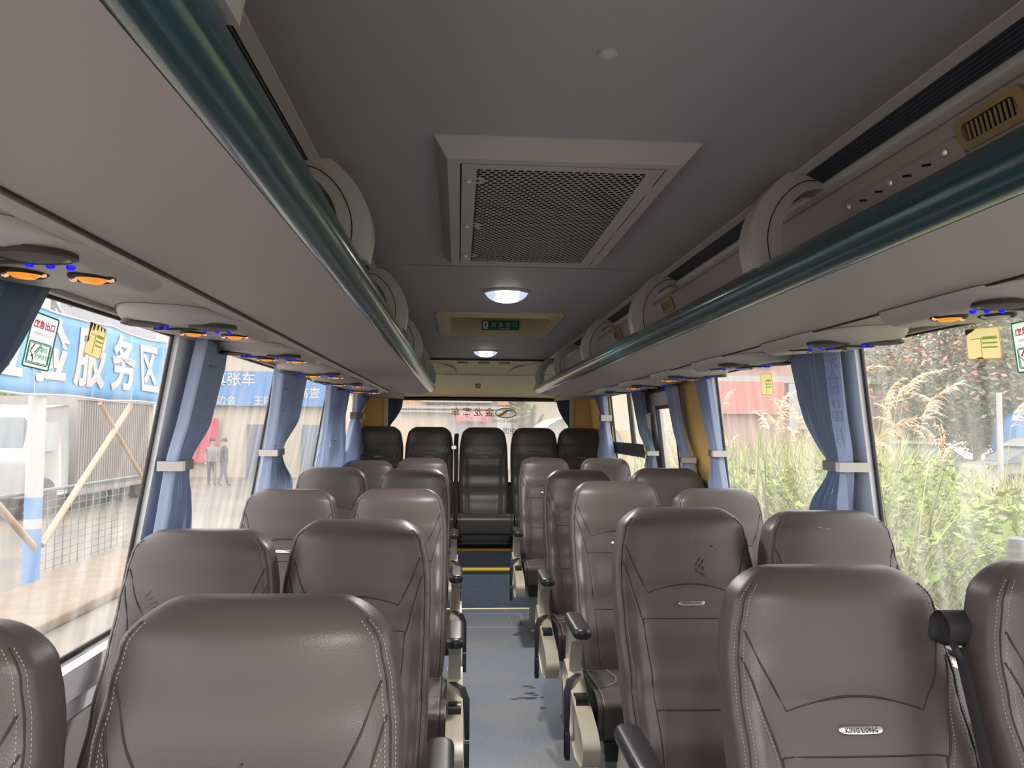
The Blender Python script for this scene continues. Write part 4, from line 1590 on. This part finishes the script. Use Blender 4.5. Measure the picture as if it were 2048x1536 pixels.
# gold film lettering on the rear window (read from outside, so reversed from here)
root = thing('rear_window_logo', 'gold bus maker emblem and lettering, mirrored, on the rear window', 'decal')
fR = lambda x, y: (x, 7.506, y)
mb = MB()
cx, cz = .245, 1.552
n = 40
for (r1, r2) in ((.098, .088),):
    o_ = [(cx + r1 * math.cos(2 * PI * k / n), 7.492, cz + r1 * .50 * math.sin(2 * PI * k / n)) for k in range(n)]
    i_ = [(cx + r2 * math.cos(2 * PI * k / n), 7.492, cz + r2 * .44 * math.sin(2 * PI * k / n)) for k in range(n)]
    mb.add(o_ + i_, [(k, (k + 1) % n, n + (k + 1) % n, n + k) for k in range(n)])
for q in (((-.075, -.022), (-.045, -.034), (.03, .022), (.012, .034)), ((.012, .034), (.022, .020), (.065, .010), (.085, -.002), (.050, .030))):
    mb.add([(cx + p[0], 7.4915, cz + p[1]) for p in q], [tuple(range(len(q)))])
mb.build('emblem', 'gold', root, smooth=0, fix=False)
mb = MB()
for k, ch in enumerate('金龙客车'):
    letters(mb, ch, lambda x, y: (x, 7.492, y), .088, 0, .01, .095 - .105 * k, 1.553, flip=True)
mb.build('gold_lettering', 'gold', root, smooth=0, fix=False)
mb = MB()
letters(mb, 'KING LONG', lambda x, y: (x, 7.492, y), .040, 0, .0, .235, 1.478, 1.05, flip=True)
letters(mb, '中国', lambda x, y: (x, 7.492, y), .06, 0, .0, .28, 1.385, 1.05, flip=True)
mb.build('dark_lettering', 'metal', root, smooth=0, fix=False)

# ------------------------------------------------------------------ outside, ground
GZ = -.85
mb = MB()
mb.box((-26.2, 20, GZ - .05), (50, 80, .1))
tag(mb.build('ground', 'ground', smooth=0), 'pale wet concrete yard left of the bus', kind='structure')
mb = MB()
mb.box((24.3, 20, GZ - .05), (51, 80, .1))
mb.box((21.2, 25.5, GZ + .25), (18, 17, .7))
tag(mb.build('ground_1', 'soil', smooth=0), 'overgrown soil right of the bus', kind='structure')
mb = MB()
mb.prism(rrect(-5.9, -4.6, GZ, GZ + .14, .04), lambda p, t: (p[0], t, p[1]), 4, 15.4)
tag(mb.build('kerb', 'kerb'), 'low tan kerb under the blue banner', kind='structure')

# blue banner on posts
root = thing('street_banner', 'long blue banner with white characters hung between posts', 'banner', (-6.02, 0, 0))
mb = MB()
N, H = 60, 8
by0, by1 = 8.6, 16.55


def ban(u, v):
    y = by0 + (by1 - by0) * u
    top = 3.06 - .10 * math.sin(PI * ((u * 3) % 1)) * .5
    bot = 1.80 + .03 * math.sin(PI * ((u * 3) % 1))
    return (.03 * math.sin(9 * u + 3 * v) + .012 * math.sin(40 * u), y, bot + (top - bot) * v)


vs = [ban(i / N, j / H) for i in range(N + 1) for j in range(H + 1)]
mb.add(vs, [(i * (H + 1) + j, (i + 1) * (H + 1) + j, (i + 1) * (H + 1) + j + 1, i * (H + 1) + j + 1) for i in range(N) for j in range(H)])
bc = mb.build('banner_cloth', 'banner', root, smooth=60, fix=False)
md = bc.modifiers.new('thickness', 'SOLIDIFY')
md.thickness = .004
mb = MB()


def onban(x, y):
    u = (x - by0) / (by1 - by0)
    v = (y - 1.80) / 1.26
    p = ban(u, v)
    return (p[0] + .02, p[1], p[2])


for k, ch in enumerate('检验服务区'):
    for ox, oy in ((0, 0), (-.022, 0), (.022, 0), (0, .016), (0, -.016), (-.018, .012), (.018, -.012), (.018, .012), (-.018, -.012)):
        letters(mb, ch, onban, 1.02, 0, .012, 10.72 + 1.22 * k + ox, 2.40 + oy, sx=1.0)
letters(mb, '检验', onban, 1.02, 0, .034, 9.4, 2.40) if False else None
mb.build('lettering', 'white', bc, smooth=0, fix=False)
mb = MB()
for v in (.004, .996):
    mb.tube([ban(i / 60, v) for i in range(61)], .018, 6)
for u in (.37, .60, .78, .98):
    mb.tube([ban(u, j / 8) for j in range(9)], .008, 6)
mb.build('banner_hem', 'white', bc)
for i, (y, lb) in enumerate(((12.0, 'white and blue banded post holding the banner, nearest'), (16.75, 'second banner post, behind the first window pillar'), (7.6, 'banner post before the left window'))):
    root = thing('banner_post', lb, 'post', (-6.2, y, GZ), 0, 'posts of the blue banner')
    mb = MB()
    mb.lathe([(.115, 1.22), (.115, 4.6)], (0, 0, 0), 'z', 16, 0)
    mb.lathe([(.116, .0), (.116, .78)], (0, 0, 0), 'z', 16, 1)
    mb.lathe([(.115, .78), (.115, .92)], (0, 0, 0), 'z', 16, 0)
    mb.lathe([(.116, .92), (.116, 1.22)], (0, 0, 0), 'z', 16, 1)
    mb.build('post_shaft', ['white', 'bluepaint'], root)
for (p, q, r, lb) in (((-6.12, 12.1, -.32), (-6.12, 15.1, 1.76), .05, 'tan diagonal brace rising right from the banded post'), ((-6.15, 13.9, 1.76), (-6.15, 16.7, -.2), .035, 'thin pale brace crossing the tan one below the banner'),
                      ((-6.12, 11.9, -.32), (-6.12, 9.0, 1.76), .05, 'tan diagonal brace rising left from the banded post'), ((-6.12, 12.0, 3.35), (-6.12, 12.9, 2.75), .03, 'short white stay above the banner')):
    mb = MB()
    mb.tube([p, q], r, 10)
    tag(mb.build('brace_pole', 'wood' if 'tan' in lb else 'white'), lb, 'pole', 'braces of the banner frame')
mb = MB()
for y in [12.4 + k * .26 for k in range(14)]:
    mb.tube([(-6.45, y, GZ), (-6.45, y, .42)], .008, 5)
for z in [GZ + .05 + k * .115 for k in range(11)]:
    mb.tube([(-6.45, 12.2, z), (-6.45, 16.0, z)], .006, 5)
mb.tube([(-6.45, 8, .40), (-6.45, 18, .40)], .03, 8)
tag(mb.build('mesh_fence', 'wire'), 'low wire mesh fence behind the banner posts', 'fence')

# container lorry
root = thing('container_lorry', 'white-cabbed lorry carrying a beige corrugated container', 'lorry', (-11.2, 22.6, GZ))
mb = MB()
mb.box((0, 1.4, 1.72), (2.4, 4.8, 2.5), 0)
for k in range(34):
    mb.box((1.21, -.92 + k * .142, 1.72), (.05, .07, 2.36), 0)
for z in (.50, 2.94):
    mb.box((1.215, 1.4, z), (.09, 4.85, .12), 0)
mb.build('container', 'container', root, smooth=0)
mb = MB()
mb.pillow(rpoly([(-3.1, .5), (-3.15, 1.4), (-2.9, 2.6), (-1.35, 2.75), (-1.25, .5)], .12), -1.15, 1.15, .1)
cb = mb.build('cab', 'carwhite', root)
mb = MB()
mb.box((1.16, -2.35, 1.95), (.03, .9, .7))
mb.box((0, -3.06, 2.0), (1.9, .06, .8))
mb.build('cab_window', 'carglass', cb, smooth=0)
mb = MB()
mb.box((0, .4, .38), (1.0, 7.0, .22))
mb.box((1.1, .2, .42), (.1, 1.6, .4))
mb.build('chassis', 'rubber', root, smooth=0)
for x in (-1.0, 1.0):
    for y in (-2.3, 2.2, 3.4):
        mb = MB()
        mb.lathe([(.2, -.14), (.45, -.15), (.48, -.08), (.48, .08), (.45, .15), (.2, .14)], (x, y, .48), 'x', 24)
        mb.build('wheel', 'rubber', root)


def car(name, label, loc, rz, mat, L=4.3, group='cars parked outside'):
    root = thing(name, label, 'car', loc, rz, group)
    h = L / 2
    mb = MB()
    mb.pillow(rpoly([(-h, .28), (-h - .02, .62), (-h + .25, .82), (-h + 1.0, .90), (h - .7, .92), (h - .05, .80), (h, .5), (h - .05, .28)], .12, 4), -.86, .86, .16)
    bd = mb.build('car_body', mat, root)
    mb = MB()
    mb.pillow(rpoly([(-h + .85, .86), (-h + 1.55, 1.40), (.75, 1.46), (h - .55, .90)], .14, 4), -.72, .72, .2)
    mb.build('cabin_glass', 'carglass', root)
    mb = MB()
    mb.pillow(rpoly([(-h + 1.30, 1.30), (-h + 1.6, 1.46), (.75, 1.52), (1.15, 1.30)], .06, 3), -.73, .73, .1)
    mb.build('roof_panel', mat, root)
    for x in (-.8, .8):
        for y in (-h + .75, h - .8):
            mb = MB()
            mb.lathe([(.17, -.10), (.30, -.11), (.32, -.06), (.32, .06), (.30, .11), (.17, .10)], (x, y, .32), 'x', 20)
            w = mb.build('wheel', 'rubber', root)
    return root


car('parked_car', 'white car parked behind the banner braces, left yard', (-13.6, 32.2, GZ), .5, 'carwhite')

# people in the yard


def person(label, loc, rz, top, bottom, lean=0.):
    root = thing('person', label, 'person', loc, rz, 'people in the yard')
    V = [((0, 0, .92), .15), ((0, 0, 1.12), .15), ((0, .01, 1.32), .17), ((0, .01, 1.45), .10), ((0, 0, 1.52), .055), ((0, -.01, 1.60), .09), ((0, -.01, 1.69), .085),
         ((.10, 0, .86), .10), ((.11, .02, .48), .065), ((.11, .04 + lean, .09), .045), ((.11, -.10 + lean, .05), .04),
         ((-.10, 0, .86), .10), ((-.11, -.02, .48), .065), ((-.11, -.02 - lean, .09), .045), ((-.11, -.15 - lean, .05), .04),
         ((.20, .01, 1.38), .065), ((.26, .03, 1.12), .048), ((.25, -.04, .88), .036), ((.25, -.06, .79), .035),
         ((-.20, .01, 1.38), .065), ((-.26, .03, 1.12), .048), ((-.25, -.04, .88), .036), ((-.25, -.06, .79), .035)]
    E_ = [(0, 1), (1, 2), (2, 3), (3, 4), (4, 5), (5, 6), (0, 7), (7, 8), (8, 9), (9, 10), (0, 11), (11, 12), (12, 13), (13, 14), (2, 15), (15, 16), (16, 17), (17, 18), (2, 19), (19, 20), (20, 21), (21, 22)]
    me = bpy.data.meshes.new('body')
    me.from_pydata([v[0] for v in V], E_, [])
    o = bpy.data.objects.new('body', me)
    COL.objects.link(o)
    sk = o.modifiers.new('skin', 'SKIN')
    for i, v in enumerate(V):
        me.skin_vertices[0].data[i].radius = (v[1], v[1])
    me.skin_vertices[0].data[0].use_root = True
    o.modifiers.new('sub', 'SUBSURF').levels = 2
    dg = bpy.context.evaluated_depsgraph_get()
    dg.update()
    m2 = bpy.data.meshes.new_from_object(o.evaluated_get(dg))
    bpy.data.objects.remove(o)
    m2.materials.clear()
    for k in ('skin', top, bottom):
        m2.materials.append(M[k])
    for p in m2.polygons:
        c = p.center
        p.material_index = 0 if c.z > 1.50 or (abs(c.x) > .2 and c.z < .86) else (1 if c.z > .90 else 2)
        p.use_smooth = True
    m2.name = 'body'
    b = bpy.data.objects.new('body', m2)
    COL.objects.link(b)
    b.parent = root
    mb = MB()
    mb.lathe([(.105, 1.66), (.108, 1.71), (.09, 1.77), (.04, 1.80), (0, 1.805)], (0, .0, 0), 'z', 16)
    mb.build('hair', 'cloth_dark', root)
    return root


person('person in dark clothes standing in the yard by the red notice', (-9.35, 31, GZ), .6, 'cloth_grey', 'cloth_dark', .03)
person('person in dark clothes walking, right of the other one in the yard', (-8.8, 30.6, GZ), 2.2, 'cloth_dark', 'cloth_dark', .10)

# inspection hall behind (seen through left and rear windows)
root = thing('inspection_hall', 'pale building with blue sign band and red notice across the yard', 'building', (0, 0, 0))


def bpart(name, mat, boxes, parent=root):
    mb = MB()
    for c, d in boxes:
        mb.box(c, d)
    return mb.build(name, mat, parent, smooth=0)


bpart('wall', 'bcream', [((-10, 36.2, 2.0), (14, .4, 5.7))])
bpart('upper_storey', 'bgrey', [((-10, 36.0, 5.6), (14.2, .6, 1.6))])
sg = bpart('sign_band', 'bluesign', [((-9.2, 35.8, 3.0), (9.5, .3, 1.5))])
mb = MB()
fB = lambda x, y: (x, 35.63, y)
for t, cx_, cy_, sz in (('道真张车', -10.2, 3.35, .62), ('司主边会', -10.6, 2.45, .42), ('王陪会', -8.4, 2.45, .42), ('案人', -6.9, 3.4, .5), ('高查', -6.7, 2.8, .5)):
    letters(mb, t, fB, sz, 0, .01, cx_, cy_, res=1)
mb.build('lettering', 'white', sg, smooth=0, fix=False)
bpart('red_notice', 'redsign', [((-11.4, 35.7, .75), (1.7, .1, 1.9))])
bpart('shopfront', 'bwin', [((-8.6, 35.9, .3), (1.4, .3, 2.3)), ((-6.4, 35.9, .3), (1.2, .3, 2.3))])
root2 = thing('grey_apartment_block', 'grey block with balcony railings above the blue banner', 'building', (0, 0, 0))
bpart('wall', 'bgrey', [((-26, 44, 6.5), (6, 44, 15))], root2)
for z in (6.2, 9.2):
    bpart('balcony_slab', 'bwall', [((-22.7, 44, z), (1.2, 40, .25))], root2)
for k in range(9):
    bpart('window', 'bwin', [((-22.98, 28 + k * 4, 7.7), (.1, 1.9, 1.6))], root2)
    bpart('column', 'bwall', [((-22.6, 26 + k * 4, 5.8), (.5, .5, 10))], root2)
mb = MB()
for z in (6.6, 7.0, 7.4):
    mb.tube([(-22.1, 24, z), (-22.1, 64, z)], .03, 6)
mb.build('railing', 'wire', root2)
root3 = thing('shop_row', 'shop row behind the bus with red signboard, white doors and orange wall', 'building', (0, 0, 0))
bpart('wall', 'bcream', [((1.5, 27.0, 1.8), (12, .4, 5.3))], root3)
bpart('fascia', 'white', [((-.25, 26.6, 2.35), (2.3, .3, .26))], root3)
bpart('louvre_band', 'bgrey', [((.0, 26.65, 2.06), (4.2, .25, .09)), ((.0, 26.65, 1.92), (4.2, .25, .05))], root3)
bpart('orange_wall', 'borange', [((-1.9, 26.7, 2.3), (1.3, .2, .5)), ((1.45, 26.7, 2.3), (.75, .2, .3)), ((3.9, 26.7, .6), (3.0, .2, 1.5)), ((-2.4, 26.7, .8), (1.6, .2, 1.4))], root3)
sg = bpart('signboard', 'redsign', [((.26, 26.55, 1.78), (1.05, .12, .36))], root3)
mb = MB()
letters(mb, '宏运检修', lambda x, y: (x, 26.48, y), .22, 0, .01, .26, 1.83, res=1)
letters(mb, '汽车服务', lambda x, y: (x, 26.48, y), .11, 0, .0, .26, 1.66, sx=1.4, res=1)
mb.build('lettering', 'white', sg, smooth=0, fix=False)
bpart('door_panel', 'white', [((1.30, 26.6, .9), (.45, .14, 1.7))], root3)
bpart('glass_front', 'bwin', [((.25, 26.7, .9), (.9, .1, 1.2)), ((-.35, 26.65, 1.2), (.12, .2, 1.4))], root3)
root4 = thing('tank_lorry', 'pale round-ended tank lorry behind the rear window, right side', 'lorry', (3.0, 22.2, GZ))
mb = MB()
mb.pillow([(1.15 * math.cos(a * PI / 12), 1.75 + .85 * math.sin(a * PI / 12)) for a in range(24)], -1.2, 2.8, .25, map=lambda t, u, w: (u, t, w))
mb.build('tank', 'bwall', root4)
mb = MB()
mb.box((0, .8, .7), (1.8, 4.2, .3))
mb.build('chassis', 'rubber', root4, smooth=0)
for x in (-.85, .85):
    for y in (-.6, 2.0):
        mb = MB()
        mb.lathe([(.2, -.14), (.42, -.15), (.45, 0), (.42, .15), (.2, .14)], (x, y, .45), 'x', 20)
        mb.build('wheel', 'rubber', root4)

# right side buildings and street
root5 = thing('pink_building', 'pink and white building with barred window behind the grass, right side', 'building', (0, 0, 0))
bpart('wall', 'bpink', [((11, 30, 2.2), (12, .6, 6.1))], root5)
bpart('white_band', 'bwall', [((11, 29.6, 4.9), (12.2, .3, 1.2)), ((11, 29.62, 3.3), (12.2, .2, .25)), ((8.6, 29.62, 3.6), (2.2, .16, 2.2))], root5)
bpart('window', 'bgrey', [((14.9, 29.6, 4.35), (1.5, .2, 1.0)), ((11.0, 29.6, 4.3), (1.2, .2, 1.0))], root5)
bpart('red_wall', 'bpink2', [((9.6, 29.5, 2.6), (4.6, .2, 1.2))], root5)
bpart('grey_panel', 'bgrey', [((13.6, 29.55, 2.3), (3.0, .2, 1.7))], root5)
mb = MB()
for k in range(14):
    mb.box((14.9 - .7 + k * .108, 29.45, 4.35), (.03, .03, 1.05))
mb.build('window_bars', 'bwall', root5, smooth=0)
car('parked_car', 'white car parked beyond the grass, nearest the right frame edge', (15.3, 20.0, GZ + .6), 1.35, 'carwhite')
car('parked_car', 'white car behind the thin pole, beyond the grass', (13.4, 23.6, GZ + .6), 1.35, 'carwhite')
root = thing('tarped_truck', 'small truck with blue tarpaulin beyond the grass', 'truck', (18.0, 23.4, GZ + .6), 1.3)
mb = MB()
mb.pillow(rpoly([(-1.6, 1.0), (-1.6, 2.0), (-1.2, 2.35), (1.2, 2.35), (1.6, 2.0), (1.6, 1.0)], .2), -1.0, 1.0, .15)
mb.build('tarpaulin', 'bluetarp', root)
mb = MB()
mb.box((0, 0, .8), (1.9, 3.6, .35))
mb.pillow(rpoly([(-3.0, .6), (-3.0, 1.3), (-2.6, 1.95), (-1.75, 1.95), (-1.7, .6)], .15), -.9, .9, .1)
mb.build('truck_body', 'carwhite', root)
for x in (-.8, .8):
    for y in (-2.4, 1.0):
        mb = MB()
        mb.lathe([(.2, -.1), (.4, -.12), (.42, 0), (.4, .12), (.2, .1)], (x, y, .42), 'x', 16)
        mb.build('wheel', 'rubber', root)
mb = MB()
mb.tube([(11.9, 17.4, GZ), (11.9, 17.4, 2.3)], .06, 8)
tag(mb.build('thin_pole', 'bwall'), 'thin pale pole standing in the grass before the cars', 'pole')
root = thing('marker_post', 'rounded grey post with pale band outside the nearest right window', 'post', (1.62, 2.53, GZ))
mb = MB()
mb.lathe([(.032, 0), (.032, 1.905), (.026, 1.925), (.0, 1.932)], (0, 0, 0), 'z', 16)
mb.build('post_shaft', 'postgrey', root)
mb = MB()
mb.lathe([(.0335, 1.885), (.0335, 1.895)], (0, 0, 0), 'z', 16)
mb.build('reflector_band', 'container', root)


# ------------------------------------------------------------------ vegetation
def leaf_cloud(mb, n, cen, rad, size, mats, r, shell=.35):
    for _ in range(n):
        while True:
            p = Vector((r.uniform(-1, 1), r.uniform(-1, 1), r.uniform(-1, 1)))
            if shell < p.length < 1:
                break
        c = Vector((cen[0] + p.x * rad[0], cen[1] + p.y * rad[1], cen[2] + p.z * rad[2]))
        a = Vector((r.uniform(-1, 1), r.uniform(-1, 1), r.uniform(-.6, .6))).normalized()
        b = a.cross(Vector((r.uniform(-1, 1), r.uniform(-1, 1), r.uniform(-1, 1)))).normalized()
        s = size * r.uniform(.6, 1.3)
        mb.add([c - a * s, c + b * s * .42, c + a * s, c - b * s * .42], [(0, 1, 2, 3)], mats(p, r))


def tree(label, loc, h, rad, blobs, n, size, mats, matf, seed, group='trees outside'):
    r = random.Random(seed)
    root = thing('broadleaf_tree', label, 'tree', loc, 0, group)
    mb = MB()
    mb.tube([(0, 0, 0), (.05, .03, h * .3), (-.05, .06, h * .6), (.05, 0, h)], [.22, .18, .14, .05], 10)
    for k in range(6):
        a = k * 1.05
        mb.tube([(0, 0, h * (.35 + .06 * k)), (math.cos(a) * rad[0] * .35, math.sin(a) * rad[1] * .35, h * (.55 + .05 * k)), (math.cos(a) * rad[0] * .7, math.sin(a) * rad[1] * .7, h * (.7 + .04 * k))], [.10, .07, .03], 8)
    mb.build('trunk', 'bark', root)
    mb = MB()
    for k in range(blobs):
        a = r.uniform(0, 2 * PI)
        q = math.sqrt(r.random()) * .72
        z = h * r.uniform(.42, 1.02)
        leaf_cloud(mb, n // blobs, (math.cos(a) * q * rad[0], math.sin(a) * q * rad[1], z), (rad[0] * .42, rad[1] * .42, rad[2] * .42), size, matf, r)
    mb.build('crown', mats, root, smooth=0, fix=False)
    return root


def rustf(p, r):
    u = r.random()
    if p.z > -.1 and u < .40:
        return 2
    return 0 if u < .75 else 1


tree('large dark tree with rust-red new leaves outside the right window', (18.9, 25.5, GZ), 6.6, (5.2, 2.8, 3.6), 34, 70000, .105, ['leaf1', 'leaf2', 'leaf3'], rustf, 3)
tree('green tree behind the large rust-leaved one', (25, 38.0, GZ), 5.6, (8.0, 3.4, 3.2), 22, 20000, .16, ['leaf1', 'leaf2', 'leaf3'], lambda p, r: 1 if r.random() < .5 else 0, 4)
tree('small dark tree seen through the rear window, before the shop row', (2.2, 25.9, GZ), 3.0, (.75, .7, .8), 7, 3500, .08, ['leaf1', 'leaf2', 'leaf3'], lambda p, r: 1 if r.random() < .5 else 0, 5)
tree('dark tree beyond the container, left yard', (-20.5, 36.0, GZ), 4.0, (2.2, 2.2, 1.6), 8, 4000, .15, ['leaf1', 'leaf2', 'leaf3'], lambda p, r: 1 if r.random() < .4 else 0, 6)


def blade(mb, base, h, lean, az, w, mi, r):
    d = Vector((math.cos(az), math.sin(az), 0))
    s = Vector((-d.y, d.x, 0)) * w
    pts = []
    for t in (0, .4, .75, 1.):
        pts.append(base + Vector((0, 0, h * (t - .18 * lean * t * t))) + d * (lean * h * t * t * .55))
    k = (1, .9, .6, .08)
    vs = []
    for p, q in zip(pts, k):
        vs += [p - s * q, p + s * q]
    mb.add(vs, [(0, 1, 3, 2), (2, 3, 5, 4), (4, 5, 7, 6)], mi)


def grass_field(name, label, n, area, hrange, mats, weights, seed, w=.006):
    r = random.Random(seed)
    mb = MB()
    for _ in range(n):
        for _try in range(20):
            x, y = r.uniform(area[0], area[1]), r.uniform(area[2], area[3])
            if x - 1.2 > -.2 and y < 3 + 8 * x:
                break
        h = r.uniform(*hrange)
        if (x + .19) / y > .57:
            h *= .66 + .1 * r.random()
        u = r.random()
        mi = 0
        acc = 0
        for i, q in enumerate(weights):
            acc += q
            if u < acc:
                mi = i
                break
        az, ln = r.uniform(0, 2 * PI), r.uniform(.2, 1.2)
        if x + math.cos(az) * ln * h * .55 < 1.7:
            az = PI - az
        blade(mb, Vector((x, y, GZ)), h, ln, az, w * r.uniform(.7, 1.5), mi, r)
    o = mb.build(name, mats, None, smooth=0, fix=False)
    return tag(o, label, 'grass', None, 'stuff')


grass_field('tall_grass', 'dense tall green and straw grass outside the right windows', 15000, (2.3, 6.5, .6, 14), (1.1, 2.45), ['gr1', 'gr2', 'gr3', 'gr4'], (.32, .30, .24, .14), 11, .009)
grass_field('tall_grass', 'taller pale reeds further out on the right', 9000, (5.2, 11.5, 3, 19), (1.3, 2.7), ['gr1', 'gr2', 'gr3', 'gr4'], (.26, .34, .28, .12), 12, .013)
r_ = random.Random(21)
mb = MB()
for _ in range(120):
    x, y = r_.uniform(2.6, 4.8), r_.uniform(1.2, 9)
    leaf_cloud(mb, 120, (x, y, r_.uniform(.0, .95)), (.38, .38, .30), .045, lambda p, r: 0 if r.random() < .6 else 1, r_, 0)
tag(mb.build('leafy_weeds', ['leaf4', 'gr1'], None, smooth=0, fix=False), 'bright leafy weeds among the grass outside the right windows', 'weeds', None, 'stuff')


def plume(mb, base, h, az, lean, L, r, mi):
    d = Vector((math.cos(az), math.sin(az), 0))
    top = base + Vector((0, 0, h)) + d * lean * .25
    mb.tube([base, base + Vector((0, 0, h * .6)) + d * lean * .05, top], [.006, .005, .003], 5, 2)
    spine = [top + d * (lean * L * t * t) + Vector((0, 0, L * (t - .45 * lean * t * t))) for t in [k / 7 for k in range(8)]]
    for k in range(60):
        t = r.random() * .95
        i = int(t * 7)
        p = spine[i] + (spine[i + 1] - spine[i]) * (t * 7 - i)
        dirv = (d * (.7 + .5 * lean) + Vector((r.uniform(-.7, .7), r.uniform(-.7, .7), r.uniform(-.15, .7)))).normalized()
        ln = .20 * L / .5 * (1 - .6 * t) * r.uniform(.6, 1.2)
        s = dirv.cross(Vector((r.uniform(-1, 1), r.uniform(-1, 1), r.uniform(-1, 1)))).normalized() * .005
        q = p + dirv * ln * .55
        e_ = p + dirv * ln - Vector((0, 0, ln * .35))
        mb.add([p - s, p + s, q + s, q - s, e_], [(0, 1, 2, 3), (3, 2, 4)], mi)


PL = []
for k in range(120):
    PL.append((r_.uniform(2.4, 8.5), r_.uniform(1.5, 14)))
for i, (x, y) in enumerate(PL):
    if y > 2.6 + 7 * x or ((x + .19) / y > .57 and i % 4):
        continue
    mb = MB()
    far = x / 8
    plume(mb, Vector((x, y, GZ)), r_.uniform(1.7, 2.5) + .35 * far, r_.uniform(0, 2 * PI) if x > 3.4 else r_.uniform(-1.3, 1.3), r_.uniform(.5, 1.1), r_.uniform(.35, .6), r_, 0 if r_.random() < .55 else 1)
    o = mb.build('plume_reed', ['plume', 'plume2', 'gr2'], None, smooth=0, fix=False)
    tag(o, 'feathery tan reed plume rising from the grass right of the bus', 'reed', 'plumed reeds in the grass')
